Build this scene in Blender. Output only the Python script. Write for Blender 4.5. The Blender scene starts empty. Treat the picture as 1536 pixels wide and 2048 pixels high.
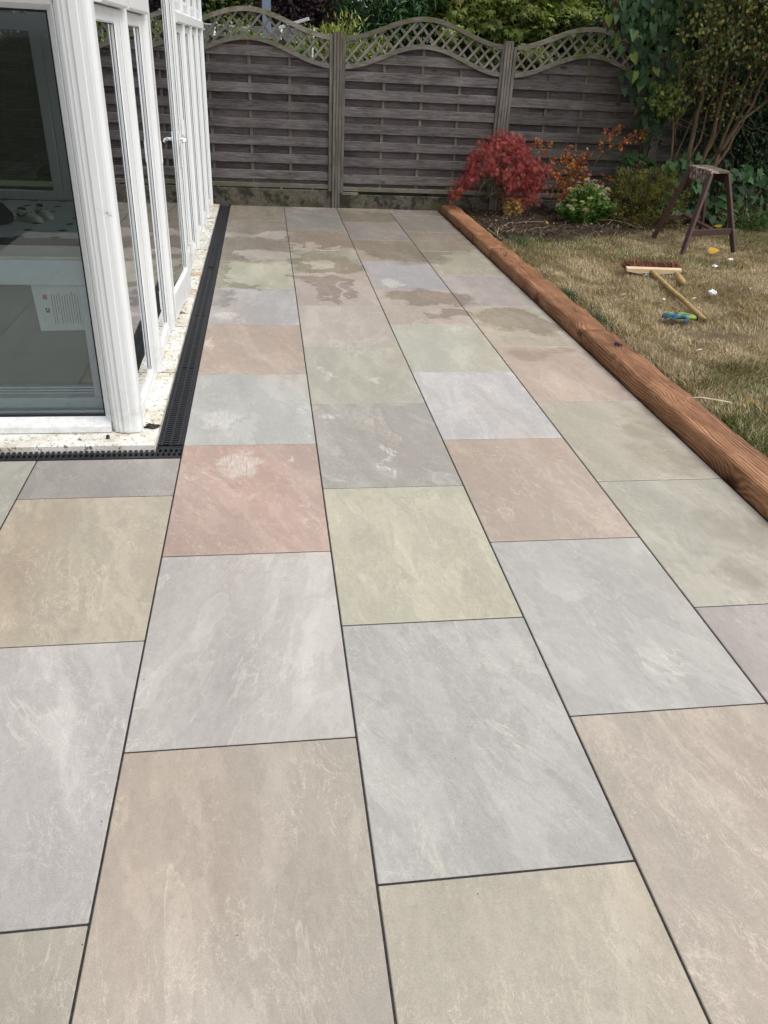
import bpy, math, random
import numpy as np
from mathutils import Vector, Matrix
from math import radians as RAD, sin, cos, pi

random.seed(7)
rng = np.random.default_rng(11)
scene = bpy.context.scene
COL = scene.collection

# ------------------------------------------------------------------ camera
CAM = Vector((0.4046, 0.0, 1.5808))
PITCH, YAW, ROLL, FPX = 0.532454, 0.161504, 0.054271, 1557.6
fw = Vector((sin(YAW) * cos(PITCH), cos(YAW) * cos(PITCH), -sin(PITCH)))
rt = fw.cross(Vector((0, 0, 1))).normalized()
up = rt.cross(fw)
r2 = rt * cos(ROLL) + up * sin(ROLL)
u2 = -rt * sin(ROLL) + up * cos(ROLL)
cd = bpy.data.cameras.new('camera')
cam = bpy.data.objects.new('camera', cd)
COL.objects.link(cam)
cam.matrix_world = Matrix(((r2.x, u2.x, -fw.x, CAM.x), (r2.y, u2.y, -fw.y, CAM.y), (r2.z, u2.z, -fw.z, CAM.z), (0, 0, 0, 1)))
cd.sensor_fit = 'VERTICAL'
cd.sensor_height = 36.0
cd.lens = FPX / 2048 * 36.0
cd.clip_start = 0.02
cd.clip_end = 2000
scene.camera = cam

# ------------------------------------------------------------------ sky, sun, exposure
SUN_EL, SUN_AZ = RAD(58), RAD(118)      # azimuth clockwise from +Y: light from the right, slightly behind the camera
world = bpy.data.worlds.new('World')
scene.world = world
world.use_nodes = True
wn = world.node_tree
wn.nodes.clear()
sky = wn.nodes.new('ShaderNodeTexSky')
sky.sky_type = 'NISHITA'
sky.sun_disc = False
sky.sun_elevation = SUN_EL
sky.sun_rotation = SUN_AZ
sky.air_density = 1.0
sky.dust_density = 3.0
sky.ozone_density = 1.0
hs = wn.nodes.new('ShaderNodeHueSaturation')
hs.inputs['Saturation'].default_value = 0.10
bg = wn.nodes.new('ShaderNodeBackground')
bg.inputs['Strength'].default_value = 0.15
wo = wn.nodes.new('ShaderNodeOutputWorld')
wn.links.new(sky.outputs[0], hs.inputs['Color'])
wn.links.new(hs.outputs[0], bg.inputs['Color'])
wn.links.new(bg.outputs[0], wo.inputs['Surface'])
sd = bpy.data.lights.new('sun', 'SUN')
sd.energy = 1.1
sd.angle = RAD(28)
sd.color = (1.0, 0.97, 0.92)
sun = bpy.data.objects.new('sun', sd)
COL.objects.link(sun)
sun.location = (6, -4, 12)
sdir = Vector((sin(SUN_AZ) * cos(SUN_EL), cos(SUN_AZ) * cos(SUN_EL), sin(SUN_EL)))
sun.rotation_euler = (-sdir).to_track_quat('-Z', 'Y').to_euler()
vs = scene.view_settings
vs.view_transform = 'Standard'
vs.look = 'None'
vs.exposure = 0.50
vs.gamma = 1.0
vs.use_curve_mapping = False
try:
    scene.cycles.max_bounces = 6
    scene.cycles.diffuse_bounces = 3
    scene.cycles.glossy_bounces = 4
    scene.cycles.transparent_max_bounces = 24
except Exception:
    pass

# ------------------------------------------------------------------ small helpers
def srgb(r, g, b):
    f = lambda c: (c / 255 / 12.92) if c / 255 <= 0.04045 else ((c / 255 + 0.055) / 1.055) ** 2.4
    return (f(r), f(g), f(b))

class MB:
    """collects geometry for one mesh"""
    def __init__(s):
        s.v = []; s.f = []
    def add(s, vs_, fs_):
        o = len(s.v)
        s.v.extend([tuple(v) for v in vs_])
        s.f.extend([tuple(i + o for i in f) for f in fs_])
    def box(s, x0, x1, y0, y1, z0, z1, b=0.0):
        if b <= 0:
            s.add([(x0, y0, z0), (x1, y0, z0), (x1, y1, z0), (x0, y1, z0), (x0, y0, z1), (x1, y0, z1), (x1, y1, z1), (x0, y1, z1)],
                  [(0, 3, 2, 1), (4, 5, 6, 7), (0, 1, 5, 4), (1, 2, 6, 5), (2, 3, 7, 6), (3, 0, 4, 7)])
            return
        b = min(b, (x1 - x0) * .45, (y1 - y0) * .45, (z1 - z0) * .45)
        V = []; idx = {}
        X = (x0, x1); Y = (y0, y1); Z = (z0, z1); S = (1, -1)
        for i in (0, 1):
            for j in (0, 1):
                for k in (0, 1):
                    for a in range(3):
                        p = [X[i] + S[i] * b, Y[j] + S[j] * b, Z[k] + S[k] * b]
                        p[a] = (X[i], Y[j], Z[k])[a]
                        idx[(i, j, k, a)] = len(V); V.append(p)
        F = []
        for i in (0, 1):
            q = [idx[(i, 0, 0, 0)], idx[(i, 1, 0, 0)], idx[(i, 1, 1, 0)], idx[(i, 0, 1, 0)]]
            F.append(q if i else q[::-1])
            q = [idx[(0, i, 0, 1)], idx[(1, i, 0, 1)], idx[(1, i, 1, 1)], idx[(0, i, 1, 1)]]
            F.append(q[::-1] if i else q)
            q = [idx[(0, 0, i, 2)], idx[(1, 0, i, 2)], idx[(1, 1, i, 2)], idx[(0, 1, i, 2)]]
            F.append(q if i else q[::-1])
        for i in (0, 1):
            for j in (0, 1):
                q = [idx[(i, j, 0, 0)], idx[(i, j, 0, 1)], idx[(i, j, 1, 1)], idx[(i, j, 1, 0)]]
                F.append(q if (i ^ j) else q[::-1])
                q = [idx[(i, 0, j, 0)], idx[(i, 0, j, 2)], idx[(i, 1, j, 2)], idx[(i, 1, j, 0)]]
                F.append(q[::-1] if (i ^ j) else q)
                q = [idx[(0, i, j, 1)], idx[(0, i, j, 2)], idx[(1, i, j, 2)], idx[(1, i, j, 1)]]
                F.append(q if (i ^ j) else q[::-1])
        for i in (0, 1):
            for j in (0, 1):
                for k in (0, 1):
                    q = [idx[(i, j, k, 0)], idx[(i, j, k, 1)], idx[(i, j, k, 2)]]
                    F.append(q if (i + j + k) % 2 else q[::-1])
        s.add(V, F)
    def prism_z(s, prof, z0, z1):
        n = len(prof)
        s.add([(x, y, z0) for x, y in prof] + [(x, y, z1) for x, y in prof],
              [tuple(range(n))[::-1], tuple(range(n, 2 * n))] + [(i, (i + 1) % n, n + (i + 1) % n, n + i) for i in range(n)])
    def prism_x(s, prof, x0, x1):     # prof in (y,z)
        n = len(prof)
        s.add([(x0, y, z) for y, z in prof] + [(x1, y, z) for y, z in prof],
              [tuple(range(n))[::-1], tuple(range(n, 2 * n))] + [(i, (i + 1) % n, n + (i + 1) % n, n + i) for i in range(n)])
    def prism_y(s, prof, y0, y1):     # prof in (x,z)
        n = len(prof)
        s.add([(x, y0, z) for x, z in prof] + [(x, y1, z) for x, z in prof],
              [tuple(range(n)), tuple(range(n, 2 * n))[::-1]] + [(n + i, n + (i + 1) % n, (i + 1) % n, i) for i in range(n)])
    def tube(s, pts, rad, n=6, cap=True):
        pts = [Vector(p) for p in pts]
        if not hasattr(rad, '__len__'):
            rad = [rad] * len(pts)
        rings = []
        ref = Vector((0.13, 0.31, 0.94)).normalized()
        for i, p in enumerate(pts):
            d = (pts[min(i + 1, len(pts) - 1)] - pts[max(i - 1, 0)]).normalized()
            a = d.cross(ref)
            if a.length < 0.15:
                a = d.cross(Vector((1, 0, 0)))
            a.normalize(); b = d.cross(a)
            rings.append([p + (a * cos(2 * pi * k / n) + b * sin(2 * pi * k / n)) * rad[i] for k in range(n)])
        V = [v for r in rings for v in r]; F = []
        for i in range(len(pts) - 1):
            for k in range(n):
                F.append((i * n + k, i * n + (k + 1) % n, (i + 1) * n + (k + 1) % n, (i + 1) * n + k))
        if cap:
            F.append(tuple(range(n))[::-1]); F.append(tuple((len(pts) - 1) * n + k for k in range(n)))
        s.add(V, F)
    def bar(s, p, q, w, h, upv=(0, 0, 1), b=0.0):
        """rectangular bar from p to q, width w (sideways) and height h"""
        p = Vector(p); q = Vector(q); d = (q - p); L = d.length; d.normalize()
        sd_ = d.cross(Vector(upv)).normalized(); u = sd_.cross(d)
        t = MB(); t.box(0, L, -w / 2, w / 2, -h / 2, h / 2, b)
        s.add([p + d * v[0] - sd_ * v[1] + u * v[2] for v in t.v], t.f)
    def mesh(s, name, smooth=False):
        me = bpy.data.meshes.new(name)
        me.from_pydata(s.v, [], s.f)
        me.update()
        if smooth:
            me.polygons.foreach_set('use_smooth', [True] * len(me.polygons))
        return me
    def build(s, name, mat, parent=None, smooth=False):
        return put(name, s.mesh(name, smooth), mat, parent)

def put(name, me, mat=None, parent=None, loc=None):
    o = bpy.data.objects.new(name, me)
    COL.objects.link(o)
    if mat is not None and me is not None and not me.materials:
        me.materials.append(mat)
    if parent is not None:
        o.parent = parent
    if loc is not None:
        o.location = loc
    return o

def empty(name, loc=(0, 0, 0), rz=0.0):
    o = bpy.data.objects.new(name, None)
    COL.objects.link(o)
    o.empty_display_size = 0.1
    o.location = loc
    o.rotation_euler = (0, 0, rz)
    return o

def tag(o, label=None, cat=None, group=None, kind=None):
    if label: o['label'] = label
    if cat: o['category'] = cat
    if group: o['group'] = group
    if kind: o['kind'] = kind
    return o

def recenter(me):
    """move a mesh so its bounding-box centre is its origin; returns the centre"""
    n = len(me.vertices)
    a = np.empty(n * 3, np.float32); me.vertices.foreach_get('co', a); a = a.reshape(-1, 3)
    c = (a.min(0) + a.max(0)) / 2
    me.vertices.foreach_set('co', (a - c).ravel()); me.update()
    return Vector([float(q) for q in c])

# ------------------------------------------------------------------ node helpers
class NT:
    def __init__(s, name):
        s.m = bpy.data.materials.new(name)
        s.m.use_nodes = True
        s.t = s.m.node_tree
        s.t.nodes.clear()
        s.out = s.t.nodes.new('ShaderNodeOutputMaterial')
    def n(s, typ, **kw):
        nd = s.t.nodes.new('ShaderNode' + typ)
        for k, v in kw.items():
            setattr(nd, k, v)
        return nd
    def put(s, sock, v):
        if isinstance(v, bpy.types.NodeSocket):
            s.t.links.new(v, sock)
        elif v is not None:
            if sock.type == 'RGBA' and not hasattr(v, '__len__'):
                v = (v, v, v, 1)
            if sock.type == 'RGBA' and len(v) == 3:
                v = (*v, 1)
            if sock.type == 'VECTOR' and not hasattr(v, '__len__'):
                v = (v, v, v)
            sock.default_value = v
    def math(s, op, a, b=0.0, c=0.0, clamp=False):
        nd = s.n('Math', operation=op, use_clamp=clamp)
        s.put(nd.inputs[0], a); s.put(nd.inputs[1], b); s.put(nd.inputs[2], c)
        return nd.outputs[0]
    def vmath(s, op, a, b=(0, 0, 0), scale=None):
        nd = s.n('VectorMath', operation=op)
        s.put(nd.inputs[0], a); s.put(nd.inputs[1], b)
        if scale is not None: s.put(nd.inputs['Scale'], scale)
        return nd.outputs['Value'] if op in ('LENGTH', 'DOT_PRODUCT', 'DISTANCE') else nd.outputs[0]
    def mapping(s, v, loc=(0, 0, 0), rot=(0, 0, 0), scale=(1, 1, 1), typ='POINT'):
        nd = s.n('Mapping', vector_type=typ)
        s.put(nd.inputs['Vector'], v); s.put(nd.inputs['Location'], loc); s.put(nd.inputs['Rotation'], rot); s.put(nd.inputs['Scale'], scale)
        return nd.outputs[0]
    def noise(s, v, scale=5, detail=4, rough=.55, dist=0.0, w=None, lac=2.0, col=False):
        nd = s.n('TexNoise', noise_dimensions='4D' if w is not None else '3D')
        s.put(nd.inputs['Vector'], v); s.put(nd.inputs['Scale'], scale); s.put(nd.inputs['Detail'], detail)
        s.put(nd.inputs['Roughness'], rough); s.put(nd.inputs['Distortion'], dist); s.put(nd.inputs['Lacunarity'], lac)
        if w is not None: s.put(nd.inputs['W'], w)
        return nd.outputs['Color' if col else 'Fac']
    def voronoi(s, v, scale=5, feature='F1', rand=1.0, out='Distance'):
        nd = s.n('TexVoronoi', feature=feature)
        s.put(nd.inputs['Vector'], v); s.put(nd.inputs['Scale'], scale); s.put(nd.inputs['Randomness'], rand)
        return nd.outputs[out]
    def ramp(s, f, stops, interp='LINEAR'):
        nd = s.n('ValToRGB')
        cr = nd.color_ramp; cr.interpolation = interp
        while len(cr.elements) > 1: cr.elements.remove(cr.elements[-1])
        for i, (p, c) in enumerate(stops):
            if not hasattr(c, '__len__'): c = (c, c, c)
            e = cr.elements[0] if i == 0 else cr.elements.new(p)
            e.position = p; e.color = (*c[:3], 1)
        s.put(nd.inputs[0], f)
        return nd.outputs[0]
    def sstep(s, f, a, b):
        nd = s.n('MapRange', interpolation_type='SMOOTHSTEP', clamp=True)
        s.put(nd.inputs[0], f); s.put(nd.inputs[1], a); s.put(nd.inputs[2], b); s.put(nd.inputs[3], 0.0); s.put(nd.inputs[4], 1.0)
        return nd.outputs[0]
    def lin(s, f, a, b, c=0.0, d=1.0):
        nd = s.n('MapRange', clamp=True)
        for i, v in enumerate((f, a, b, c, d)): s.put(nd.inputs[i], v)
        return nd.outputs[0]
    def mix(s, fac, a, b, blend='MIX'):
        nd = s.n('Mix', data_type='RGBA', blend_type=blend)
        nd.clamp_factor = True
        s.put(nd.inputs[0], fac); s.put(nd.inputs[6], a); s.put(nd.inputs[7], b)
        return nd.outputs[2]
    def xyz(s, v):
        nd = s.n('SeparateXYZ'); s.put(nd.inputs[0], v); return nd.outputs
    def objco(s): return s.n('TexCoord').outputs['Object']
    def gen(s): return s.n('TexCoord').outputs['Generated']
    def pos(s): return s.n('NewGeometry').outputs['Position']
    def rand(s): return s.n('ObjectInfo').outputs['Random']
    def objcol(s): return s.n('ObjectInfo').outputs['Color']
    def attr(s, name='Col'): return s.n('Attribute', attribute_name=name).outputs['Color']
    def bump(s, h, strength=.3, dist=.01, normal=None):
        nd = s.n('Bump'); s.put(nd.inputs['Height'], h); s.put(nd.inputs['Strength'], strength); s.put(nd.inputs['Distance'], dist)
        if normal is not None: s.put(nd.inputs['Normal'], normal)
        return nd.outputs[0]
    def bsdf(s, color, rough=.6, spec=.5, normal=None, metal=0.0, coat=0.0):
        nd = s.n('BsdfPrincipled')
        s.put(nd.inputs['Base Color'], color); s.put(nd.inputs['Roughness'], rough)
        s.put(nd.inputs['Specular IOR Level'], spec); s.put(nd.inputs['Metallic'], metal); s.put(nd.inputs['Coat Weight'], coat)
        if normal is not None: s.put(nd.inputs['Normal'], normal)
        return nd.outputs[0]
    def done(s, sh):
        s.t.links.new(sh, s.out.inputs['Surface'])
        return s.m

def plain(name, color, rough=.6, spec=.4, var=.12, scale=30, bump=.0, metal=0.0):
    t = NT(name)
    co = t.objco()
    f = t.noise(co, scale, 5, .6)
    c = t.mix(t.lin(f, .3, .7), tuple(x * (1 - var) for x in color), tuple(min(1, x * (1 + var)) for x in color))
    nm = t.bump(t.noise(co, scale * 4, 3), bump, .002) if bump else None
    return t.done(t.bsdf(c, rough, spec, nm, metal))

# ------------------------------------------------------------------ materials
M = {}
WET = [(0.20, 7.35, 0.55, 0.55), (0.30, 8.9, .70, 1.0), (1.2, 8.7, .9, .95), (2.1, 8.5, .6, 1.3), (0.97, 7.75, 0.45, 0.55), (1.70, 7.45, .5, .62),
       (0.03, 6.47, 0.12, 0.50), (0.24, 6.12, 0.13, 0.15), (0.04, 5.72, 0.16, 0.30), (0.89, 6.87, 0.36, 0.42), (0.80, 6.35, 0.26, 0.14),
       (0.86, 5.95, 0.08, 0.36), (1.02, 6.05, 0.06, 0.36), (1.62, 5.80, 0.36, 0.20), (1.67, 5.40, 0.16, 0.12), (2.06, 5.28, 0.28, 0.31), (2.25, 5.07, 0.13, 0.23),
       (2.03, 4.47, 0.12, 0.14), (2.22, 4.58, 0.14, 0.08), (2.30, 3.44, 0.16, 0.24), (2.24, 3.1, 0.18, 0.17), (2.25, 2.43, 0.16, 0.16), (2.15, 2.15, 0.16, 0.10)]
DRY = [(0.46, 8.0, 0.17, 0.20), (0.42, 7.12, 0.26, 0.20), (0.30, 6.48, 0.24, 0.32), (0.89, 6.81, 0.17, 0.12), (0.8, 7.55, 0.06, 0.13),
       (0.66, 7.5, 0.05, 0.11), (1.05, 7.45, .05, .10), (0.9, 6.47, 0.33, 0.05), (0.88, 7.38, 0.33, 0.045)]
WH = [(0.27, 3.08, 0.10, 0.13), (0.67, 3.62, 0.05, 0.05), (0.92, 3.16, 0.022, 0.09), (0.90, 3.0, 0.014, 0.07), (0.71, 4.21, 0.025, 0.12),
      (0.97, 4.07, 0.035, 0.05), (0.16, 3.57, 0.09, 0.14), (0.56, 3.73, 0.018, 0.10), (1.38, 6.2, 0.09, 0.17), (0.49, 3.12, 0.02, 0.05),
      (0.04, 4.71, 0.025, 0.18), (0.21, 5.2, 0.015, 0.09), (0.10, 5.3, .09, .10), (0.52, 2.75, .016, .02), (0.55, 2.62, .016, .02), (1.62, 5.0, .02, .03)]
SLABM = {}
def slab_material(x0, x1, y0, y1):
    near = lambda L, p: tuple(q for q in L if q[0] + q[2] + p > x0 and q[0] - q[2] - p < x1 and q[1] + q[3] + p > y0 and q[1] - q[3] - p < y1)
    key = (near(WET, .18), near(DRY, .10), near(WH, .05), x1 > 2.3)
    if not key[0]: key = (key[0], (), key[2], key[3])
    if key not in SLABM: SLABM[key] = mat_slab(*key)
    return SLABM[key]
def mat_slab(WETL, DRYL, WHL, HAZE):
    t = NT('stone_effect_porcelain')
    rnd = t.rand()
    P = t.pos()
    base = t.objcol()
    co = t.objco()
    ang = t.math('MULTIPLY_ADD', rnd, .62, -0.40)
    vr = t.n('VectorRotate', rotation_type='Z_AXIS')
    t.put(vr.inputs['Vector'], co); t.put(vr.inputs['Angle'], ang)
    co = t.vmath('ADD', vr.outputs[0], t.vmath('SCALE', (13.7, 7.3, 3.1), scale=t.math('MULTIPLY', rnd, 40)))
    st = t.mapping(co, scale=(1, .30, 1))
    broad = t.noise(st, 2.2, 5, .55, .6)
    terr = t.noise(st, 3.3, 6, .6, .9)
    saw = t.math('FRACT', t.math('MULTIPLY', terr, 5.0))
    cellv = t.math('FLOOR', t.math('MULTIPLY', terr, 5.0))
    steptone = t.math('FRACT', t.math('MULTIPLY', t.math('SINE', t.math('MULTIPLY', cellv, 12.9)), 43.7))
    edge = t.math('SUBTRACT', 1.0, t.sstep(t.math('MINIMUM', saw, t.math('SUBTRACT', 1.0, saw)), 0.0, .055))
    brk = t.sstep(t.noise(co, 6, 3), .46, .66)
    vein = t.math('MULTIPLY', edge, brk)
    fine = t.noise(t.mapping(co, scale=(1, .5, 1)), 48, 4, .75)
    fine2 = t.noise(co, 330, 2, .8)
    flk = t.noise(t.mapping(co, scale=(1, .34, 1)), 8.5, 8, .68, .5)
    flake = t.sstep(flk, .47, .55)
    # hair-thin crackle
    crn = t.noise(t.mapping(co, scale=(1, .45, 1)), 13, 6, .72, .8)
    crk = t.math('SUBTRACT', 1.0, t.sstep(t.math('ABSOLUTE', t.math('SUBTRACT', crn, .5)), 0.0, .010))
    crk = t.math('MULTIPLY', crk, t.sstep(t.noise(co, 4, 3), .36, .62))
    # tone
    k = t.math('ADD', .95, t.math('MULTIPLY', t.math('SUBTRACT', broad, .5), .62))
    k = t.math('ADD', k, t.math('MULTIPLY', t.math('SUBTRACT', steptone, .5), .10))
    k = t.math('ADD', k, t.math('MULTIPLY', t.math('SUBTRACT', saw, .5), .06))
    k = t.math('ADD', k, t.math('MULTIPLY', t.math('SUBTRACT', fine, .5), .34))
    k = t.math('ADD', k, t.math('MULTIPLY', t.math('SUBTRACT', fine2, .5), .60))
    k = t.math('ADD', k, t.math('MULTIPLY', t.math('SUBTRACT', flake, .5), t.math('MULTIPLY', t.sstep(broad, .38, .58), .125)))
    c = t.vmath('SCALE', base, scale=k)
    tint = t.noise(st, 1.7, 3, .5, .3, w=4.0)
    c = t.mix(t.math('MULTIPLY', t.sstep(tint, .50, .70), .32), c, t.mix(1.0, c, srgb(255, 232, 216), 'MULTIPLY'))
    c = t.mix(t.math('MULTIPLY', t.sstep(tint, .50, .30), .4), c, t.mix(1.0, c, srgb(240, 240, 241), 'MULTIPLY'))
    veinc = t.mix(.6, c, srgb(232, 222, 202))
    c = t.mix(t.math('MULTIPLY', vein, .34), c, veinc)
    c = t.mix(t.math('MULTIPLY', crk, .60), c, veinc)
    # tiny dark pits
    pit = t.sstep(t.voronoi(co, 34, 'F1'), .045, .02)
    pit = t.math('MULTIPLY', pit, t.sstep(t.noise(co, 4, 2), .50, .60))
    c = t.mix(t.math('MULTIPLY', pit, .7), c, (.05, .045, .04))
    def blobs(lst, src):
        acc = None
        for (x, y, rx, ry) in lst:
            v = t.mapping(src, loc=(x, y, 0), scale=(rx, ry, 60), typ='TEXTURE')
            d = t.math('SUBTRACT', 1.0, t.vmath('LENGTH', v))
            acc = d if acc is None else t.math('MAXIMUM', acc, d)
        return acc
    wet = 0.0
    if WETL:
        # water lying on the slabs after rinsing: patches with their own outlines
        wn_ = t.noise(P, 3.0, 4, .6, col=True)
        wn2 = t.noise(t.mapping(P, scale=(1, .7, 1)), 13, 3, .6, col=True)
        off = t.vmath('ADD', t.vmath('SCALE', t.vmath('SUBTRACT', wn_, (.5, .5, .5)), scale=.55),
                      t.vmath('SCALE', t.vmath('SUBTRACT', wn2, (.5, .5, .5)), scale=.13))
        W = t.vmath('ADD', P, off)
        soft = min(q[1] for q in WETL) < 3.9
        wet = t.sstep(blobs(WETL, W), -.25 if soft else -.05, .45 if soft else .20)
        if soft: wet = t.math('MULTIPLY', wet, .75)
        if DRYL:
            dry = t.sstep(blobs(DRYL, t.vmath('ADD', P, t.vmath('SCALE', off, scale=1.0))), -.02, .06)
            wet = t.math('MULTIPLY', wet, t.math('SUBTRACT', 1.0, dry))
        c = t.mix(wet, c, t.mix(1.0, c, (.785, .77, .735), 'MULTIPLY'))
    wh = 0.0
    if WHL:
        # dried slurry and lime smears
        off2 = t.vmath('ADD', t.vmath('SCALE', t.vmath('SUBTRACT', t.noise(P, 9, 5, .7, col=True), (.5, .5, .5)), scale=.30), P)
        wh = t.sstep(blobs(WHL, off2), -.10, .38)
        strk = t.sstep(t.noise(t.mapping(P, rot=(0, 0, .18), scale=(4.5, .6, 1)), 26, 4, .7), .38, .70)
        wh = t.math('MULTIPLY', wh, t.math('ADD', .14, t.math('MULTIPLY', strk, .58)))
        c = t.mix(wh, c, (.62, .60, .56))
    if HAZE:
        # pale rinse deposit beside the sleepers
        hz_ = t.sstep(t.math('ADD', t.xyz(P)[0], t.math('MULTIPLY', t.noise(P, 9, 4), .13)), 2.36, 2.50)
        hz_ = t.math('MULTIPLY', hz_, t.sstep(t.noise(P, 6, 4), .35, .6))
        c = t.mix(t.math('MULTIPLY', hz_, .4), c, (.6, .57, .55))
    ro = t.math('ADD', .40, t.math('MULTIPLY', fine, .18))
    ro = t.math('MULTIPLY', ro, t.math('SUBTRACT', 1.0, t.math('MULTIPLY', wet, .48)))
    ro = t.math('ADD', ro, t.math('MULTIPLY', wh, .3))
    h = t.math('ADD', t.math('MULTIPLY', saw, .35), t.math('ADD', t.math('MULTIPLY', fine, .6), t.math('MULTIPLY', fine2, .25)))
    nm = t.bump(h, .24, .004)
    return t.done(t.bsdf(c, ro, .45, nm))

def mat_grout():
    t = NT('dark_grout'); P = t.pos()
    f = t.noise(P, 180, 4, .7)
    c = t.mix(t.lin(f, .3, .7), (.014, .013, .014), (.05, .047, .047))
    return t.done(t.bsdf(c, .85, .25, t.bump(f, .5, .003)))
M['grout'] = mat_grout()

def mat_upvc():
    t = NT('white_upvc'); P = t.pos()
    z = t.xyz(P)[2]
    f = t.noise(t.mapping(P, scale=(1, 1, .12)), 34, 5, .65)
    c = t.mix(t.math('MULTIPLY', t.sstep(f, .52, .80), .16), (.75, .765, .77), (.52, .51, .48))
    low = t.math('MULTIPLY', t.sstep(z, .35, .02), t.sstep(t.noise(P, 22, 6, .7), .42, .66))
    c = t.mix(t.math('MULTIPLY', low, .4), c, (.42, .40, .33))
    # black scuffs left on the corner post at handle height
    sc = t.mapping(P, loc=(-.235, 3.40, .985), scale=(.055, .06, .05), typ='TEXTURE')
    sm = t.sstep(t.math('ADD', t.math('SUBTRACT', 1.0, t.vmath('LENGTH', sc)), t.math('MULTIPLY', t.math('SUBTRACT', t.noise(P, 45, 4), .5), 2.4)), .35, .95)
    c = t.mix(t.math('MULTIPLY', sm, .55), c, (.12, .12, .15))
    return t.done(t.bsdf(c, .38, .45, t.bump(t.noise(P, 90, 3), .03, .002)))
M['upvc'] = mat_upvc()

def mat_sill():
    t = NT('dirty_white_sill'); P = t.pos()
    f = t.noise(P, 9, 6, .65)
    c = t.mix(t.sstep(f, .40, .66), (.72, .71, .67), (.55, .50, .40))
    y = t.xyz(P)[1]
    sp = t.noise(t.mapping(P, scale=(1.4, 1, 1)), 34, 5, .75)
    amt = t.lin(y, 3.2, 8.0, .055, .105)
    d = t.sstep(t.math('ADD', sp, amt), .60, .70)
    c = t.mix(t.math('MULTIPLY', d, .88), c, (.045, .035, .024))
    sp2 = t.sstep(t.voronoi(P, 70), .20, .10)
    sp2 = t.math('MULTIPLY', sp2, t.sstep(t.noise(P, 12, 3), .44, .54))
    c = t.mix(t.math('MULTIPLY', sp2, .85), c, (.06, .05, .035))
    rust = t.math('MULTIPLY', t.sstep(t.noise(P, 5, 4), .60, .68), t.sstep(y, 4.8, 5.6))
    c = t.mix(t.math('MULTIPLY', rust, .6), c, (.40, .22, .09))
    return t.done(t.bsdf(c, .5, .4, t.bump(sp, .25, .003)))
M['sill'] = mat_sill()

def mat_glass(name, tint, ior=1.5):
    t = NT(name)
    fr = t.n('Fresnel'); fr.inputs['IOR'].default_value = ior
    nm = t.bump(t.noise(t.objco(), 1.3, 2), .02, .02)
    tr = t.n('BsdfTransparent'); t.put(tr.inputs['Color'], tint)
    gl = t.n('BsdfGlossy'); t.put(gl.inputs['Color'], (.95, .97, 1.0)); gl.inputs['Roughness'].default_value = .012
    t.put(gl.inputs['Normal'], nm)
    mx = t.n('MixShader')
    f = t.math('MULTIPLY', fr.outputs[0], 1.7, clamp=True)
    t.put(mx.inputs[0], f); t.put(mx.inputs[1], tr.outputs[0]); t.put(mx.inputs[2], gl.outputs[0])
    return t.done(mx.outputs[0])
M['glass'] = mat_glass('window_glass', (.86, .90, .90))
M['gasket'] = plain('black_gasket', (.012, .012, .013), .55, .3, .2)
M['grey_upvc'] = plain('pale_grey_frame', (.76, .80, .84), .45, .4, .05)
M['cream'] = plain('cream_ledge', (.72, .70, .60), .5, .4, .1, 12)
M['dark_mat'] = plain('dark_rubber', (.012, .013, .016), .7, .3, .2)
M['panel_grey'] = plain('grey_lower_panel', (.22, .23, .205), .35, .5, .08, 6)

def mat_drain():
    t = NT('black_plastic_drain'); P = t.pos()
    f = t.noise(P, 60, 5, .7)
    c = t.mix(t.sstep(f, .45, .75), (.006, .007, .010), (.016, .017, .021))
    du = t.math('MULTIPLY', t.sstep(t.noise(P, 30, 6, .75), .62, .74), .22)
    c = t.mix(du, c, (.16, .14, .11))
    return t.done(t.bsdf(c, t.math('ADD', .34, t.math('MULTIPLY', f, .3)), .5, t.bump(f, .15, .002)))
M['drain'] = mat_drain()

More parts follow.
